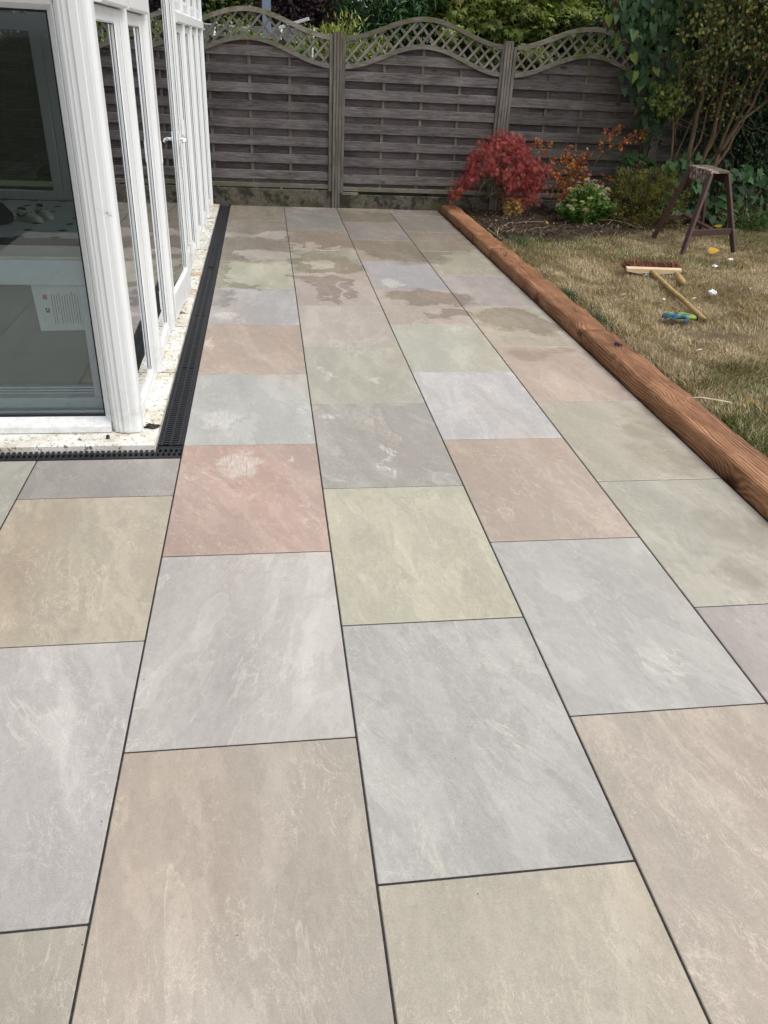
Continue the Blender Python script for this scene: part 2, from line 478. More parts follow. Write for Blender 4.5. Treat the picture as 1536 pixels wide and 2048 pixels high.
def mat_wood(name, axis, dark, light, knots=True, green=0.0, gscale=1.0, rough=.85, bumpy=.5, sat_var=.25):
    """weathered board; axis = index of the grain direction in object space"""
    t = NT(name); co = t.objco(); rnd = t.rand()
    sc = [16 * gscale] * 3; sc[axis] = .9 * gscale
    w = t.math('MULTIPLY', rnd, 90)
    wob = t.vmath('SCALE', t.vmath('SUBTRACT', t.noise(co, 5 * gscale, 2, w=w, col=True), (.5, .5, .5)), scale=.05 / gscale)
    g = t.noise(t.mapping(t.vmath('ADD', co, wob), scale=tuple(sc)), 4, 7, .65, .4, w=w)
    f2 = t.noise(t.mapping(co, scale=tuple(s * 3 for s in sc)), 6, 4, .7, w=w)
    broad = t.noise(co, 3.0, 3, w=w)
    v = t.math('ADD', t.math('MULTIPLY', g, .6), t.math('ADD', t.math('MULTIPLY', f2, .25), t.math('MULTIPLY', broad, .30)))
    c = t.mix(t.lin(v, .44, .70), dark, light)
    c = t.vmath('SCALE', c, scale=t.math('ADD', 1 - sat_var, t.math('MULTIPLY', rnd, 2 * sat_var)))
    if knots:
        ksc = [4.6 * gscale] * 3; ksc[axis] = 2.2 * gscale
        kd = t.voronoi(t.vmath('ADD', t.mapping(co, scale=tuple(ksc)), t.vmath('SCALE', (3.1, 5.7, 9.2), scale=w)), 1.0)
        kn = t.sstep(kd, .14, .05)
        c = t.mix(t.math('MULTIPLY', kn, .75), c, tuple(x * .35 for x in dark))
    if green:
        P = t.pos(); z = t.xyz(P)[2]; x = t.xyz(P)[0]
        gm = t.math('MULTIPLY', t.sstep(t.noise(P, 7, 5, .6), .42, .66), green)
        lowz = t.math('ADD', t.sstep(z, .45, .08), t.sstep(z, 1.38, 1.75))
        gm = t.math('MULTIPLY', gm, t.math('ADD', t.math('MULTIPLY', lowz, .8), t.math('ADD', .10, t.math('MULTIPLY', t.sstep(x, 2.6, 4.5), .6))), clamp=True)
        c = t.mix(gm, c, (.10, .10, .035))
    return t.done(t.bsdf(c, rough, .25, t.bump(v, bumpy, .006)))
M['slat'] = mat_wood('weathered_slat', 0, (.042, .035, .036), (.185, .166, .162), True, .5)
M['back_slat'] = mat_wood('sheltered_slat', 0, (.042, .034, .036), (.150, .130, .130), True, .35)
M['upright'] = mat_wood('weathered_upright', 2, (.080, .070, .062), (.215, .195, .175), True, .5)
M['batten'] = mat_wood('weathered_batten', 2, (.062, .054, .050), (.185, .165, .152), False, .4)
M['rail'] = mat_wood('weathered_rail', 0, (.090, .080, .068), (.24, .22, .19), False, .9)
M['lath'] = mat_wood('weathered_lath', 0, (.10, .092, .080), (.26, .24, .21), False, .5)

def mat_sleeper():
    t = NT('brown_sleeper_timber'); co = t.objco(); rnd = t.rand()
    w = t.math('MULTIPLY', rnd, 57)
    kco = t.vmath('ADD', t.mapping(co, scale=(5.0, 2.3, 5.0)), t.vmath('SCALE', (1.7, 3.9, 2.2), scale=w))
    kd = t.voronoi(kco, 1.0)
    pull = t.sstep(kd, .45, .0)
    wob = t.noise(t.mapping(co, scale=(2.4, .42, 2.4)), 1.6, 3, .5, w=w)
    # rings bulge round the knots
    q = t.math('ADD', t.math('MULTIPLY', t.xyz(co)[0], 62), t.math('ADD', t.math('MULTIPLY', wob, 15), t.math('MULTIPLY', pull, 3.2)))
    q = t.math('ADD', q, t.math('MULTIPLY', t.xyz(co)[2], 55))
    ring = t.math('ABSOLUTE', t.math('SUBTRACT', t.math('FRACT', q), .5))
    fib = t.noise(t.mapping(co, scale=(60, 2.4, 60)), 2.5, 6, .7, w=w)
    broad = t.noise(t.mapping(co, scale=(2, .7, 2)), 3, 4, .6, w=w)
    v = t.math('ADD', t.math('MULTIPLY', ring, .34), t.math('ADD', t.math('MULTIPLY', fib, .62), t.math('MULTIPLY', broad, .55)))
    c = t.ramp(v, [(.48, (.066, .026, .011)), (.61, (.190, .080, .036)), (.75, (.345, .170, .083)), (.91, (.52, .32, .19))])
    kn = t.sstep(kd, .20, .06)
    c = t.mix(t.math('MULTIPLY', kn, .85), c, (.045, .015, .007))
    scf = t.math('MULTIPLY', t.sstep(t.noise(t.mapping(co, scale=(1, .5, 1)), 16, 6, .75, w=w), .54, .66), .55)
    c = t.mix(scf, c, (.40, .235, .135))
    stn = t.math('MULTIPLY', t.sstep(t.noise(co, 2.6, 4, .6, w=w), .50, .70), .5)
    c = t.mix(stn, c, t.mix(1.0, c, (.45, .40, .38), 'MULTIPLY'))
    nick = t.math('MULTIPLY', t.sstep(t.voronoi(t.mapping(co, scale=(1, .35, 1)), 60), .20, .08), t.sstep(t.noise(co, 5, 2, w=w), .42, .55))
    c = t.mix(t.math('MULTIPLY', nick, .6), c, (.45, .29, .18))
    return t.done(t.bsdf(c, t.math('ADD', .5, t.math('MULTIPLY', fib, .25)), .35, t.bump(t.math('SUBTRACT', v, t.math('MULTIPLY', nick, .5)), .8, .007)))
M['sleeper'] = mat_sleeper()

def mat_concrete():
    t = NT('mossy_concrete'); P = t.pos()
    f = t.noise(P, 6, 7, .7); g = t.noise(P, 40, 5, .7)
    c = t.mix(t.lin(g, .3, .7), (.075, .066, .055), (.15, .132, .112))
    c = t.mix(t.math('MULTIPLY', t.sstep(f, .44, .58), .88), c, (.022, .021, .014))
    c = t.mix(t.math('MULTIPLY', t.sstep(t.noise(P, 11, 5, .7), .52, .64), .7), c, (.075, .075, .022))
    return t.done(t.bsdf(c, .9, .2, t.bump(g, .5, .008)))
M['concrete'] = mat_concrete()

def mat_soil():
    t = NT('dark_soil'); P = t.pos()
    f = t.noise(P, 14, 7, .7); g = t.noise(P, 90, 4, .7)
    c = t.mix(t.lin(f, .35, .65), (.020, .014, .010), (.070, .052, .038))
    c = t.mix(t.math('MULTIPLY', t.sstep(g, .56, .70), .5), c, (.16, .125, .09))
    return t.done(t.bsdf(c, .95, .15, t.bump(t.math('ADD', f, t.math('MULTIPLY', g, .4)), .9, .03)))
M['soil'] = mat_soil()

def mat_lawn():
    t = NT('parched_lawn_ground'); P = t.pos()
    f = t.noise(P, 2.6, 6, .65); g = t.noise(P, 60, 5, .75)
    c = t.mix(t.lin(f, .35, .65), (.105, .080, .050), (.175, .138, .088))
    c = t.mix(t.lin(g, .35, .7), c, t.mix(1.0, c, (1.5, 1.45, 1.4), 'MULTIPLY'))
    return t.done(t.bsdf(c, .95, .1, t.bump(g, .8, .02)))
M['lawn'] = mat_lawn()
M['far_ground'] = plain('neighbour_ground', (.035, .038, .018), .9, .1, .3, 3)

def mat_leaf(name, rough=.5, trans=.35, spec=.35):
    t = NT(name); c = t.attr('Col')
    p = t.bsdf(c, rough, spec)
    tl = t.n('BsdfTranslucent'); t.put(tl.inputs['Color'], t.mix(1.0, c, (1.0, 1.1, .7), 'MULTIPLY'))
    mx = t.n('MixShader'); mx.inputs[0].default_value = trans
    t.put(mx.inputs[1], p); t.put(mx.inputs[2], tl.outputs[0])
    return t.done(mx.outputs[0])
M['leaf'] = mat_leaf('leaf')
M['glossy_leaf'] = mat_leaf('glossy_leaf', .55, .28, .25)
M['straw'] = mat_leaf('dry_grass', .7, .25, .2)
M['dry_twig'] = plain('dry_twig', (.20, .155, .10), .8, .2, .25)
M['litter'] = mat_leaf('leaf_litter', .85, .05, .15)

def mat_bark():
    t = NT('bark'); co = t.objco()
    f = t.noise(t.mapping(co, scale=(1, 1, .25)), 30, 6, .7)
    c = t.mix(t.lin(f, .3, .7), (.055, .036, .022), (.20, .145, .095))
    return t.done(t.bsdf(c, .9, .15, t.bump(f, .7, .01)))
M['bark'] = mat_bark()

def mat_trestle():
    t = NT('maroon_brown_paint'); co = t.objco(); P = t.pos()
    f = t.noise(co, 40, 5, .7)
    c = t.mix(t.lin(f, .3, .7), (.045, .022, .019), (.075, .038, .032))
    z = t.xyz(P)[2]
    ch = t.sstep(t.noise(co, 34, 5, .75), .62, .66)
    c = t.mix(t.math('MULTIPLY', ch, .7), c, (.30, .24, .20))
    return t.done(t.bsdf(c, .5, .35, t.bump(f, .2, .003)))
M['trestle'] = mat_trestle()
def mat_worn_top():
    t = NT('worn_brown_top'); co = t.objco()
    f = t.noise(t.mapping(co, scale=(1, .2, 1)), 60, 6, .7)
    c = t.mix(t.sstep(f, .42, .62), (.075, .042, .034), (.21, .16, .13))
    e = t.sstep(t.noise(co, 22, 6, .8), .50, .58)
    x = t.xyz(co)[0]
    c = t.mix(t.math('MULTIPLY', e, t.sstep(x, .02, -.09)), c, (.52, .49, .42))
    return t.done(t.bsdf(c, .7, .3, t.bump(f, .4, .004)))
M['worn_top'] = mat_worn_top()
def mat_stick(name, dark, light, axis=1, sc=1.0):
    t = NT(name); co = t.objco()
    s = [22 * sc] * 3; s[axis] = 1.6 * sc
    g = t.noise(t.mapping(co, scale=tuple(s)), 5, 5, .65)
    b = t.noise(co, 11, 4, .7)
    c = t.mix(t.lin(t.math('ADD', t.math('MULTIPLY', g, .6), t.math('MULTIPLY', b, .45)), .38, .7), dark, light)
    return t.done(t.bsdf(c, .6, .3, t.bump(g, .2, .003)))
M['broom_wood'] = mat_stick('pale_beech', (.50, .36, .21), (.68, .54, .37), 0)
M['stick'] = mat_stick('worn_broom_handle', (.28, .17, .065), (.56, .40, .19), 1)
M['bristle'] = plain('red_brown_bristle', (.17, .065, .035), .6, .3, .4, 80)
M['steel'] = plain('dull_bracket_steel', (.20, .21, .23), .4, .5, .2, 40, 0, .8)
M['paper'] = plain('paper', (.80, .82, .80), .7, .2, .04)
M['ink_grey'] = plain('grey_print', (.25, .26, .27), .7, .2, .05)
M['ink_red'] = plain('faded_red_print', (.45, .20, .19), .7, .2, .05)
M['ink_dark'] = plain('dark_print', (.05, .05, .06), .7, .2, .05)
M['tissue'] = plain('white_tissue', (.80, .81, .84), .8, .2, .05)
M['chip'] = plain('pale_wood_chip', (.62, .53, .44), .8, .2, .15)
M['tile_white'] = plain('white_floor_tile', (.70, .73, .74), .3, .5, .05, 3)
M['tile_black'] = plain('black_floor_tile', (.012, .012, .014), .3, .5, .1)
M['tile_grout'] = plain('floor_grout', (.26, .28, .28), .8, .2, .1)
M['shoe'] = plain('off_white_shoe', (.70, .68, .61), .7, .3, .1, 25)
M['shoe_dark'] = plain('dark_shoe_trim', (.03, .03, .035), .6, .3, .1)
M['bag'] = plain('navy_fabric', (.010, .013, .028), .8, .2, .3, 20)
M['inner_wall'] = plain('inner_brick', (.20, .15, .12), .85, .2, .25, 9)
def mat_poly():
    t = NT('opal_polycarbonate')
    tl = t.n('BsdfTranslucent'); t.put(tl.inputs['Color'], (.30, .32, .34))
    mx = t.n('MixShader'); mx.inputs[0].default_value = .5
    t.put(mx.inputs[1], t.bsdf((.55, .57, .58), .4)); t.put(mx.inputs[2], tl.outputs[0])
    return t.done(mx.outputs[0])
M['roof'] = mat_poly()
M['blue_post'] = plain('slate_blue_paint', (.17, .22, .29), .5, .4, .08)
M['alu'] = plain('pale_aluminium', (.55, .57, .57), .45, .5, .08)

def mat_glove():
    t = NT('work_glove'); c = t.attr('Col'); co = t.objco()
    return t.done(t.bsdf(c, .75, .3, t.bump(t.noise(co, 300, 3), .4, .002)))
M['glove'] = mat_glove()

# ================================================================== THE SETTING
g = MB(); g.add([(-400, -400, -.16), (400, -400, -.16), (400, 400, -.16), (-400, 400, -.16)], [(0, 1, 2, 3)])
tag(g.build('ground', M['far_ground']), kind='structure')

# ---- patio: grout bed with every slab a piece of its own
JT = .0056           # joint width
CW, RL = .604, .904
Y_END = 9.575
g = MB()
g.box(-.002, 2.412, -1.2, 9.585, -.15, -.0035)
g.box(-1.9, -.002, -1.2, 3.164, -.15, -.0035)
patio = tag(g.build('patio', M['grout']), kind='structure')
SL = {}
def slab(x0, x1, y0, y1, col):
    w, l = round(x1 - x0 - JT, 4), round(y1 - y0 - JT, 4)
    if (w, l) not in SL:
        m_ = MB(); m_.box(-w / 2, w / 2, -l / 2, l / 2, -.02, 0, .0022)
        SL[(w, l)] = m_.mesh('paving_slab')
    o = put('paving_slab', SL[(w, l)], None, patio, ((x0 + x1) / 2, (y0 + y1) / 2, random.uniform(-.0006, .0006)))
    if not SL[(w, l)].materials: SL[(w, l)].materials.append(None)
    o.material_slots[0].link = 'OBJECT'
    o.material_slots[0].material = slab_material(x0, x1, y0, y1)
    K, S = .80, .66
    c = srgb(*col); lum = .3 * c[0] + .6 * c[1] + .1 * c[2]
    o.color = tuple((lum + (q - lum) * S) * K * tn for q, tn in zip(c, (1.018, 1.0, .962))) + (1,)
def column(x0, x1, first, ystart, yend, cols, default=(183, 176, 165)):
    """joints at first + k*RL; cols[k] is the slab that ends at joint k+1"""
    k = math.floor((ystart - first) / RL)
    while first + k * RL < yend - .02:
        a = max(first + k * RL, ystart); b = min(first + (k + 1) * RL, yend)
        slab(x0, x1, a, b, cols.get(k, default))
        k += 1
column(0, CW, 1.4785, -1.0, Y_END, {-2: (190, 186, 182), -1: (184, 173, 160), 0: (197, 191, 188), 1: (195, 163, 150), 2: (190, 190, 187), 3: (190, 168, 152),
       4: (182, 178, 181), 5: (184, 181, 158), 6: (172, 162, 152), 7: (172, 162, 154), 8: (170, 161, 146)})
column(CW, 2 * CW, 1.0453, -1.0, Y_END, {-2: (186, 182, 178), -1: (192, 182, 162), 0: (185, 183, 180), 1: (193, 188, 163), 2: (173, 168, 162), 3: (184, 182, 166),
       4: (192, 179, 168), 5: (190, 172, 164), 6: (180, 170, 148), 7: (180, 164, 150), 8: (168, 165, 164), 9: (176, 168, 165)})
column(2 * CW, 3 * CW, 1.5012, -1.0, Y_END, {-2: (186, 182, 178), -1: (188, 174, 159), 0: (188, 186, 183), 1: (194, 173, 157), 2: (199, 195, 197), 3: (190, 189, 173),
       4: (192, 174, 160), 5: (178, 175, 181), 6: (176, 162, 142), 7: (174, 165, 163), 8: (166, 155, 138)})
column(3 * CW, 2.404, 1.9571, -1.0, Y_END, {-2: (190, 180, 160), -1: (182, 171, 167), 0: (188, 183, 166), 1: (192, 182, 162), 2: (201, 175, 157), 3: (188, 178, 158),
       4: (178, 164, 160), 5: (176, 167, 143), 6: (178, 167, 148), 7: (172, 164, 158), 8: (180, 172, 170)})
column(-CW, 0, 1.019, -1.0, 3.162, {-2: (190, 180, 160), -1: (181, 174, 158), 0: (195, 189, 188), 1: (190, 177, 154), 2: (170, 162, 159)})
column(-2 * CW, -CW, 1.47, -1.0, 3.162, {0: (190, 185, 180), 1: (178, 175, 164)})
column(-3 * CW, -2 * CW, 1.019, -1.0, 3.162, {2: (186, 176, 160)})

# ---- lawn ground and planting bed
def sheet(name, mat, x0, x1, y0, y1, nx, ny, zf):
    V = []; F = []
    for j in range(ny + 1):
        for i in range(nx + 1):
            x = x0 + (x1 - x0) * i / nx; y = y0 + (y1 - y0) * j / ny
            V.append((x, y, zf(x, y)))
    for j in range(ny):
        for i in range(nx):
            a = j * (nx + 1) + i
            F.append((a, a + 1, a + nx + 2, a + nx + 1))
    m_ = MB(); m_.add(V, F)
    return m_.build(name, mat, None, True)
def bed_edge(x):         # y where the lawn ends and the bed begins
    return 7.62 + (x - 2.7) * .36 + .07 * sin(x * 3.1) + .03 * sin(x * 9)
def gz(x, y):
    h = .028 + .012 * sin(x * 2.3 + y * 1.7) + .008 * sin(x * 6.1 - y * 4.3)
    h -= .045 * max(0, 1 - (x - 2.62) / .10)          # lawn drops into a gap beside the sleepers
    return h
tag(sheet('lawn', M['lawn'], 2.60, 12.0, -1.2, 10.6, 150, 170, lambda x, y: gz(x, y) - (.035 if y > bed_edge(x) + .05 else 0)), kind='structure')
def soilz(x, y):
    t_ = min(1, max(0, (y - bed_edge(x)) / .25))
    return -.06 + .095 * t_ + .035 * t_ * (sin(x * 5 + 1) * sin(y * 6.1) + .5 * sin(x * 13 + y * 11)) * .6
tag(sheet('planting_bed', M['soil'], 2.625, 9.5, 7.2, 9.60, 130, 60, soilz), kind='structure')

# ================================================================== FENCE
FY = 9.60            # front face of the slats
POSTS = [-2.54, -.67, 1.199, 3.072, 4.93, 6.80]
def up_top(x, xc): return 1.820 + .106 * cos(2 * pi * (x - xc) / 1.79)
def lo_top(x, xc): return 1.562 + .112 * cos(2 * pi * (x - xc) / 1.79)
post_lab = ['weathered fence post far left behind the glazed end of the white conservatory', 'weathered fence post hidden behind the far corner of the white conservatory',
            'weathered grey fence post standing straight behind the middle of the patio', 'weathered grey fence post rising behind the red maple',
            'weathered fence post half hidden by the hanging climber leaves', 'weathered fence post in the dark behind the shrub stems on the right']
for i, x in enumerate(POSTS):
    m_ = MB()
    w = .044
    prof = [(-w, 0), (-w, .085), (w, .085), (w, 0), (.022, 0), (.019, .007), (.013, .007), (.010, 0), (-.010, 0), (-.013, .007), (-.019, .007), (-.022, 0)]
    m_.prism_z(prof[::-1], -.1, 1.742)
    m_.box(-w + .004, w - .004, .004, .081, 1.742, 1.748, .002)
    o = m_.build('fence_post', M['upright'])
    o.location = (x, FY - .045, 0)
    o.rotation_euler = (0, random.uniform(-.006, .006), 0)
    tag(o, post_lab[i], 'fence post', 'fence posts')

panel_lab = ['wavy topped slatted fence panel far left, seen only through the conservatory', 'wavy topped weathered slatted fence panel touching the white conservatory',
             'wavy topped weathered slatted fence panel in the middle, left of the red maple', 'wavy topped slatted fence panel behind the orange shrub and pink flowers',
             'dark slatted fence panel behind the brown shrub stems at right']
PC = {}
def shared(key, maker):
    if key not in PC: PC[key] = maker()
    return PC[key]
def boxmesh(sx, sy, sz, b, name):
    def f():
        m_ = MB(); m_.box(-sx / 2, sx / 2, -sy / 2, sy / 2, -sz / 2, sz / 2, b); return m_.mesh(name)
    return shared((name, round(sx, 4), round(sy, 4), round(sz, 4)), f)
def arch_strip(x0, x1, f_lo, f_hi, y0, y1, name, mat, parent, n=36):
    V = []; F = []
    for i in range(n + 1):
        x = x0 + (x1 - x0) * i / n
        a, b = f_lo(x), f_hi(x)
        V += [(x, y0, a), (x, y0 - .0, b), (x, y1, b), (x, y1, a)]
    for i in range(n):
        a = i * 4
        for k in range(4):
            F.append((a + k, a + 4 + k, a + 4 + (k + 1) % 4, a + (k + 1) % 4))
    F.append((0, 1, 2, 3)); F.append((n * 4 + 3, n * 4 + 2, n * 4 + 1, n * 4))
    m_ = MB(); m_.add(V, F)
    me = m_.mesh(name)
    c = recenter(me)
    return put(name, me, mat, parent, c)
for i in range(5):
    xl, xr = POSTS[i] + .047, POSTS[i + 1] - .047
    xc = (xl + xr) / 2
    root = empty('slatted_fence', (xc, FY, 0))
    tag(root, panel_lab[i], 'fence', 'wavy topped fence panels')
    hw = (xr - xl) / 2
    dz = (.012, .018, 0, -.006, 0)[i]
    # stiles
    for sx in (-1, 1):
        m_ = MB(); m_.box(-.019, .019, -.028, .022, .16, up_top(xc + hw, xc) - .012, .004)
        me = m_.mesh('stile')
        put('stile', me, M['upright'], root, (sx * (hw - .019), 0, dz))
    iw = hw - .038
    # front boards, back boards, battens
    for k in range(8):
        top = .364 + .1715 * k + dz
        jz = random.uniform(-.003, .003)
        w2 = iw
        if k == 7:
            w2 = .47
            # this one tucks under the arch: shaped ends
            m_ = MB()
            pts = []
            nn = 10
            prof = [(-.55, top - .095), (.55, top - .095)]
            for q in range(nn + 1):
                x = .55 - 1.10 * q / nn
                prof.append((x, min(top, lo_top(xc + x, xc) - .03)))
            prof = [p_ for p_ in prof]
            V = [(x, -.012, z) for x, z in prof] + [(x, .004, z) for x, z in prof]
            n_ = len(prof)
            m_.add(V, [tuple(range(n_)), tuple(range(n_, 2 * n_))[::-1]] + [(n_ + a_, n_ + (a_ + 1) % n_, (a_ + 1) % n_, a_) for a_ in range(n_)])
            me = m_.mesh('slat'); c = recenter(me)
            put('slat', me, M['slat'], root, c)
            continue
        o = put('slat', boxmesh(2 * w2, .016, .095, .003, 'slat'), M['slat'], root, (0, -.004 + random.uniform(-.002, .002), top - .0475 + jz))
        o.rotation_euler = (random.uniform(-.03, .03), random.uniform(-.0015, .0015), 0)
    for k in range(8):
        zc = .364 + .1715 * k + .038 + dz
        w2 = iw
        if k == 7:
            w2 = .40; zc = 1.588 + dz
        put('back_slat', boxmesh(2 * w2, .014, .086 if k == 7 else .105, .003, 'back_slat'), M['back_slat'], root, (0, .029, zc))
    put('back_slat', boxmesh(2 * iw, .014, .09, .003, 'back_slat'), M['back_slat'], root, (0, .029, .232 + dz))
    # filler behind the arch shoulders
    arch_strip(-iw, iw, lambda x: 1.43, lambda x: max(1.435, lo_top(xc + x, xc) - .035), .0235, .0345, 'back_slat', M['back_slat'], root, 30)
    for bx_ in (-iw / 2, 0, iw / 2):
        top = lo_top(xc + bx_, xc) - .04
        m_ = MB(); m_.box(-.016, .016, -.0085, .0085, .19, top, .002)
        put('batten', shared(('batten', round(top, 2)), lambda: m_.mesh('batten')), M['batten'], root, (bx_, .0130, dz))
    put('bottom_rail', boxmesh(2 * iw, .04, .045, .003, 'bottom_rail'), M['rail'], root, (0, 0.004, .205 + dz))
    arch_strip(-iw, iw, lambda x: up_top(xc + x, xc) - .046, lambda x: up_top(xc + x, xc), -.030, .026, 'top_rail', M['rail'], root)
    arch_strip(-iw, iw, lambda x: lo_top(xc + x, xc) - .044, lambda x: lo_top(xc + x, xc), -.031, .026, 'arched_rail', M['rail'], root)
    # lattice laths, two crossing layers
    for layer, ang in ((0, RAD(47)), (1, RAD(133))):
        y = -.009 if layer == 0 else .006
        dx_, dz_ = cos(ang), sin(ang)
        s0 = -1.6
        while s0 < 1.6:
            run = None
            for q in range(0, 900):
                t_ = -.9 + q * .002
                x = s0 + t_ * dx_; z = 1.62 + t_ * dz_
                ins = abs(x) < iw and lo_top(xc + x, xc) - .012 < z < up_top(xc + x, xc) - .03
                if ins and run is None: run = t_
                if (not ins or q == 899) and run is not None:
                    if t_ - run > .04:
                        L = t_ - run; tm = (t_ + run) / 2
                        Lq = math.ceil(L / .02) * .02
                        o = put('lath', boxmesh(Lq, .012, .024, .002, 'lath'), M['lath'], root, (s0 + tm * dx_, y, 1.62 + tm * dz_))
                        o.rotation_euler = (0, -ang, 0)
                    run = None
            s0 += .126
# concrete gravel boards under the panels
gb_lab = ['stained concrete gravel board far left under the fence behind the conservatory', 'black stained concrete gravel board under the fence beside the drain',
          'mossy green concrete gravel board under the middle fence panel', 'concrete gravel board at the back of the flower bed', 'concrete gravel board behind the shrub stems']
for i in range(5):
    xl, xr = POSTS[i] + .044, POSTS[i + 1] - .044
    m_ = MB(); m_.box(-(xr - xl) / 2, (xr - xl) / 2, 0, .05, -.16, (.135, .185, .148, .148, .148)[i], .006)
    o = m_.build('gravel_board', M['concrete']); o.location = ((xl + xr) / 2, FY - .022, 0)
    tag(o, gb_lab[i], 'gravel board', 'gravel boards')
# moss wedge board lying in the gap under the middle panel
m_ = MB(); m_.box(-.10, .10, 0, .03, .137, .172, .004)
o = m_.build('packing_block', M['rail']); o.location = (1.36, FY - .02, 0)
tag(o, 'mossy packing block wedged under the middle fence panel beside the post', 'wood block')

# ================================================================== SLEEPERS
sl_lab = ['brown timber sleeper nearest the camera, mostly out of view at right', 'brown timber sleeper with long curling grain in front of the dry lawn',
          'brown timber sleeper in the middle of the edging, beside the broom', 'dark brown timber sleeper at the far end, running to the fence']
SY = [-.1, 2.345, 4.752, 7.165, 9.50]
for i in range(4):
    y0, y1 = SY[i] + .0035, SY[i + 1] - .0035
    x0, x1 = 2.418, 2.616
    zt = .088 + (0, .006, 0, -.004)[i]
    r = .026
    prof = []
    for (cx_, cz_, a0) in ((x1 - r, zt - r, 0), (x0 + r, zt - r, 90)):
        for q in range(5):
            a = RAD(a0 + q * 22.5); prof.append((cx_ + r * cos(a), cz_ + r * sin(a)))
    prof += [(x0, -.12), (x1, -.12)]
    V = []; F = []; n_ = len(prof); NN = 26
    for j in range(NN + 1):
        y = y0 + (y1 - y0) * j / NN
        w_ = .003 * sin(j * 1.3 + i) + random.uniform(-.002, .002); wz_ = .003 * sin(j * .9 + 2 * i) + random.uniform(-.002, .0015)
        e = .007 if j in (0, NN) else 0
        for q, (x, z) in enumerate(prof):
            V.append((x + w_ + (e if x < 2.5 else -e) * 1.0, y, z + random.uniform(-.0015, .0015) + wz_ - e))
    for j in range(NN):
        for q in range(n_):
            F.append((j * n_ + q, j * n_ + (q + 1) % n_, (j + 1) * n_ + (q + 1) % n_, (j + 1) * n_ + q))
    F.append(tuple(range(n_))[::-1]); F.append(tuple(NN * n_ + q for q in range(n_)))
    m_ = MB(); m_.add(V, [f[::-1] for f in F])
    me = m_.mesh('timber_sleeper', True); c = recenter(me)
    o = put('timber_sleeper', me, M['sleeper'], None, c)
    tag(o, sl_lab[i], 'sleeper', 'sleepers edging the patio')

# ================================================================== CHANNEL DRAIN
def drain(name, origin, rz, length, label):
    """local x along the channel, y across (0..W)"""
    Wd = .114
    root = empty(name, origin, rz)
    tag(root, label, 'drain', 'channel drains round the conservatory')
    m_ = MB()
    m_.box(0, length, 0, .011, -.09, .001, .0015); m_.box(0, length, Wd - .011, Wd, -.09, .001, .0015)
    m_.box(0, length, .011, Wd - .011, -.09, -.082)
    m_.build('channel', M['drain'], root)
    sec = 1.0
    def mk(L):
        q = MB()
        a, b = .0125, Wd - .0125
        mid = (a + b) / 2
        q.box(.001, L - .001, a, a + .012, -.02, -.001, .001)
        q.box(.001, L - .001, b - .012, b, -.02, -.001, .001)
        q.box(.001, L - .001, mid - .005, mid + .005, -.02, -.0022, .001)
        n = int(L / .0235)
        for k in range(n):
            x = .004 + k * .0235
            q.box(x, x + .0115, a + .012, mid - .005, -.018, -.0012, .001)
            q.box(x + .006, x + .0175, mid + .005, b - .012, -.018, -.0012, .001)
        return q.mesh('grating')
    x = 0
    while x < length - .01:
        L = min(sec, length - x)
        put('grating', shared(('grating', round(L, 3)), lambda: mk(L)), M['drain'], root, (x, 0, 0))
        x += sec
    return root
drain('channel_drain', (-.002, 3.30, .0), pi / 2, 6.25, 'black slotted channel drain running along the side of the conservatory to the fence')
drain('channel_drain', (-1.9, 3.166, .0), 0, 1.898, 'short black slotted channel drain across the front of the conservatory')
# a small clip lying on the long drain
m_ = MB(); m_.bar((-.075, 6.62, .006), (-.035, 6.60, .008), .012, .008, b=.002)
tag(m_.build('plastic_clip', M['gasket']), 'small black clip lying on the long channel drain', 'clip')

# ================================================================== CONSERVATORY
CX = -.200           # outer face of the side frames
CYF = 3.385          # outer face of the front frames
CYB = 9.40           # far end
CZT = 2.24           # eaves
con = empty('conservatory', (-1.7, 6.4, 0))
tag(con, 'white framed glazed conservatory on the left with a side door standing slightly ajar', 'conservatory')
def cpart(mb, name, mat, parent=con, smooth=False, label=None):
    o = mb.build(name, mat, None, smooth)
    o.parent = parent
    o.matrix_parent_inverse = Matrix.Identity(4)
    # meshes are written in world coordinates: undo the parents' offset
    off = Vector((0, 0, 0)); p = parent
    while p is not None:
        off += p.location; p = p.parent
    o.location = -off
    if label: o['label'] = label
    return o
# base sill
m_ = MB()
m_.prism_y([(-.118, -.05), (-.118, .021), (-.122, .025), (-.20, .028), (-.30, .031), (-.30, -.05)][::-1], 3.4715, CYB + .06)
m_.prism_x([(3.252, -.05), (3.252, .021), (3.256, .025), (3.37, .028), (3.471, .0302), (3.471, -.05)][::-1], -3.2, -.118)
cpart(m_, 'sill', M['sill'])
# joints in the sill
m_ = MB()
for y in (4.145, 4.96, 5.85, 7.17, 8.6):
    m_.bar((-.119, y, .0262), (-.205, y + .004, .0290), .002, .002)
cpart(m_, 'sill_joint', M['gasket'])
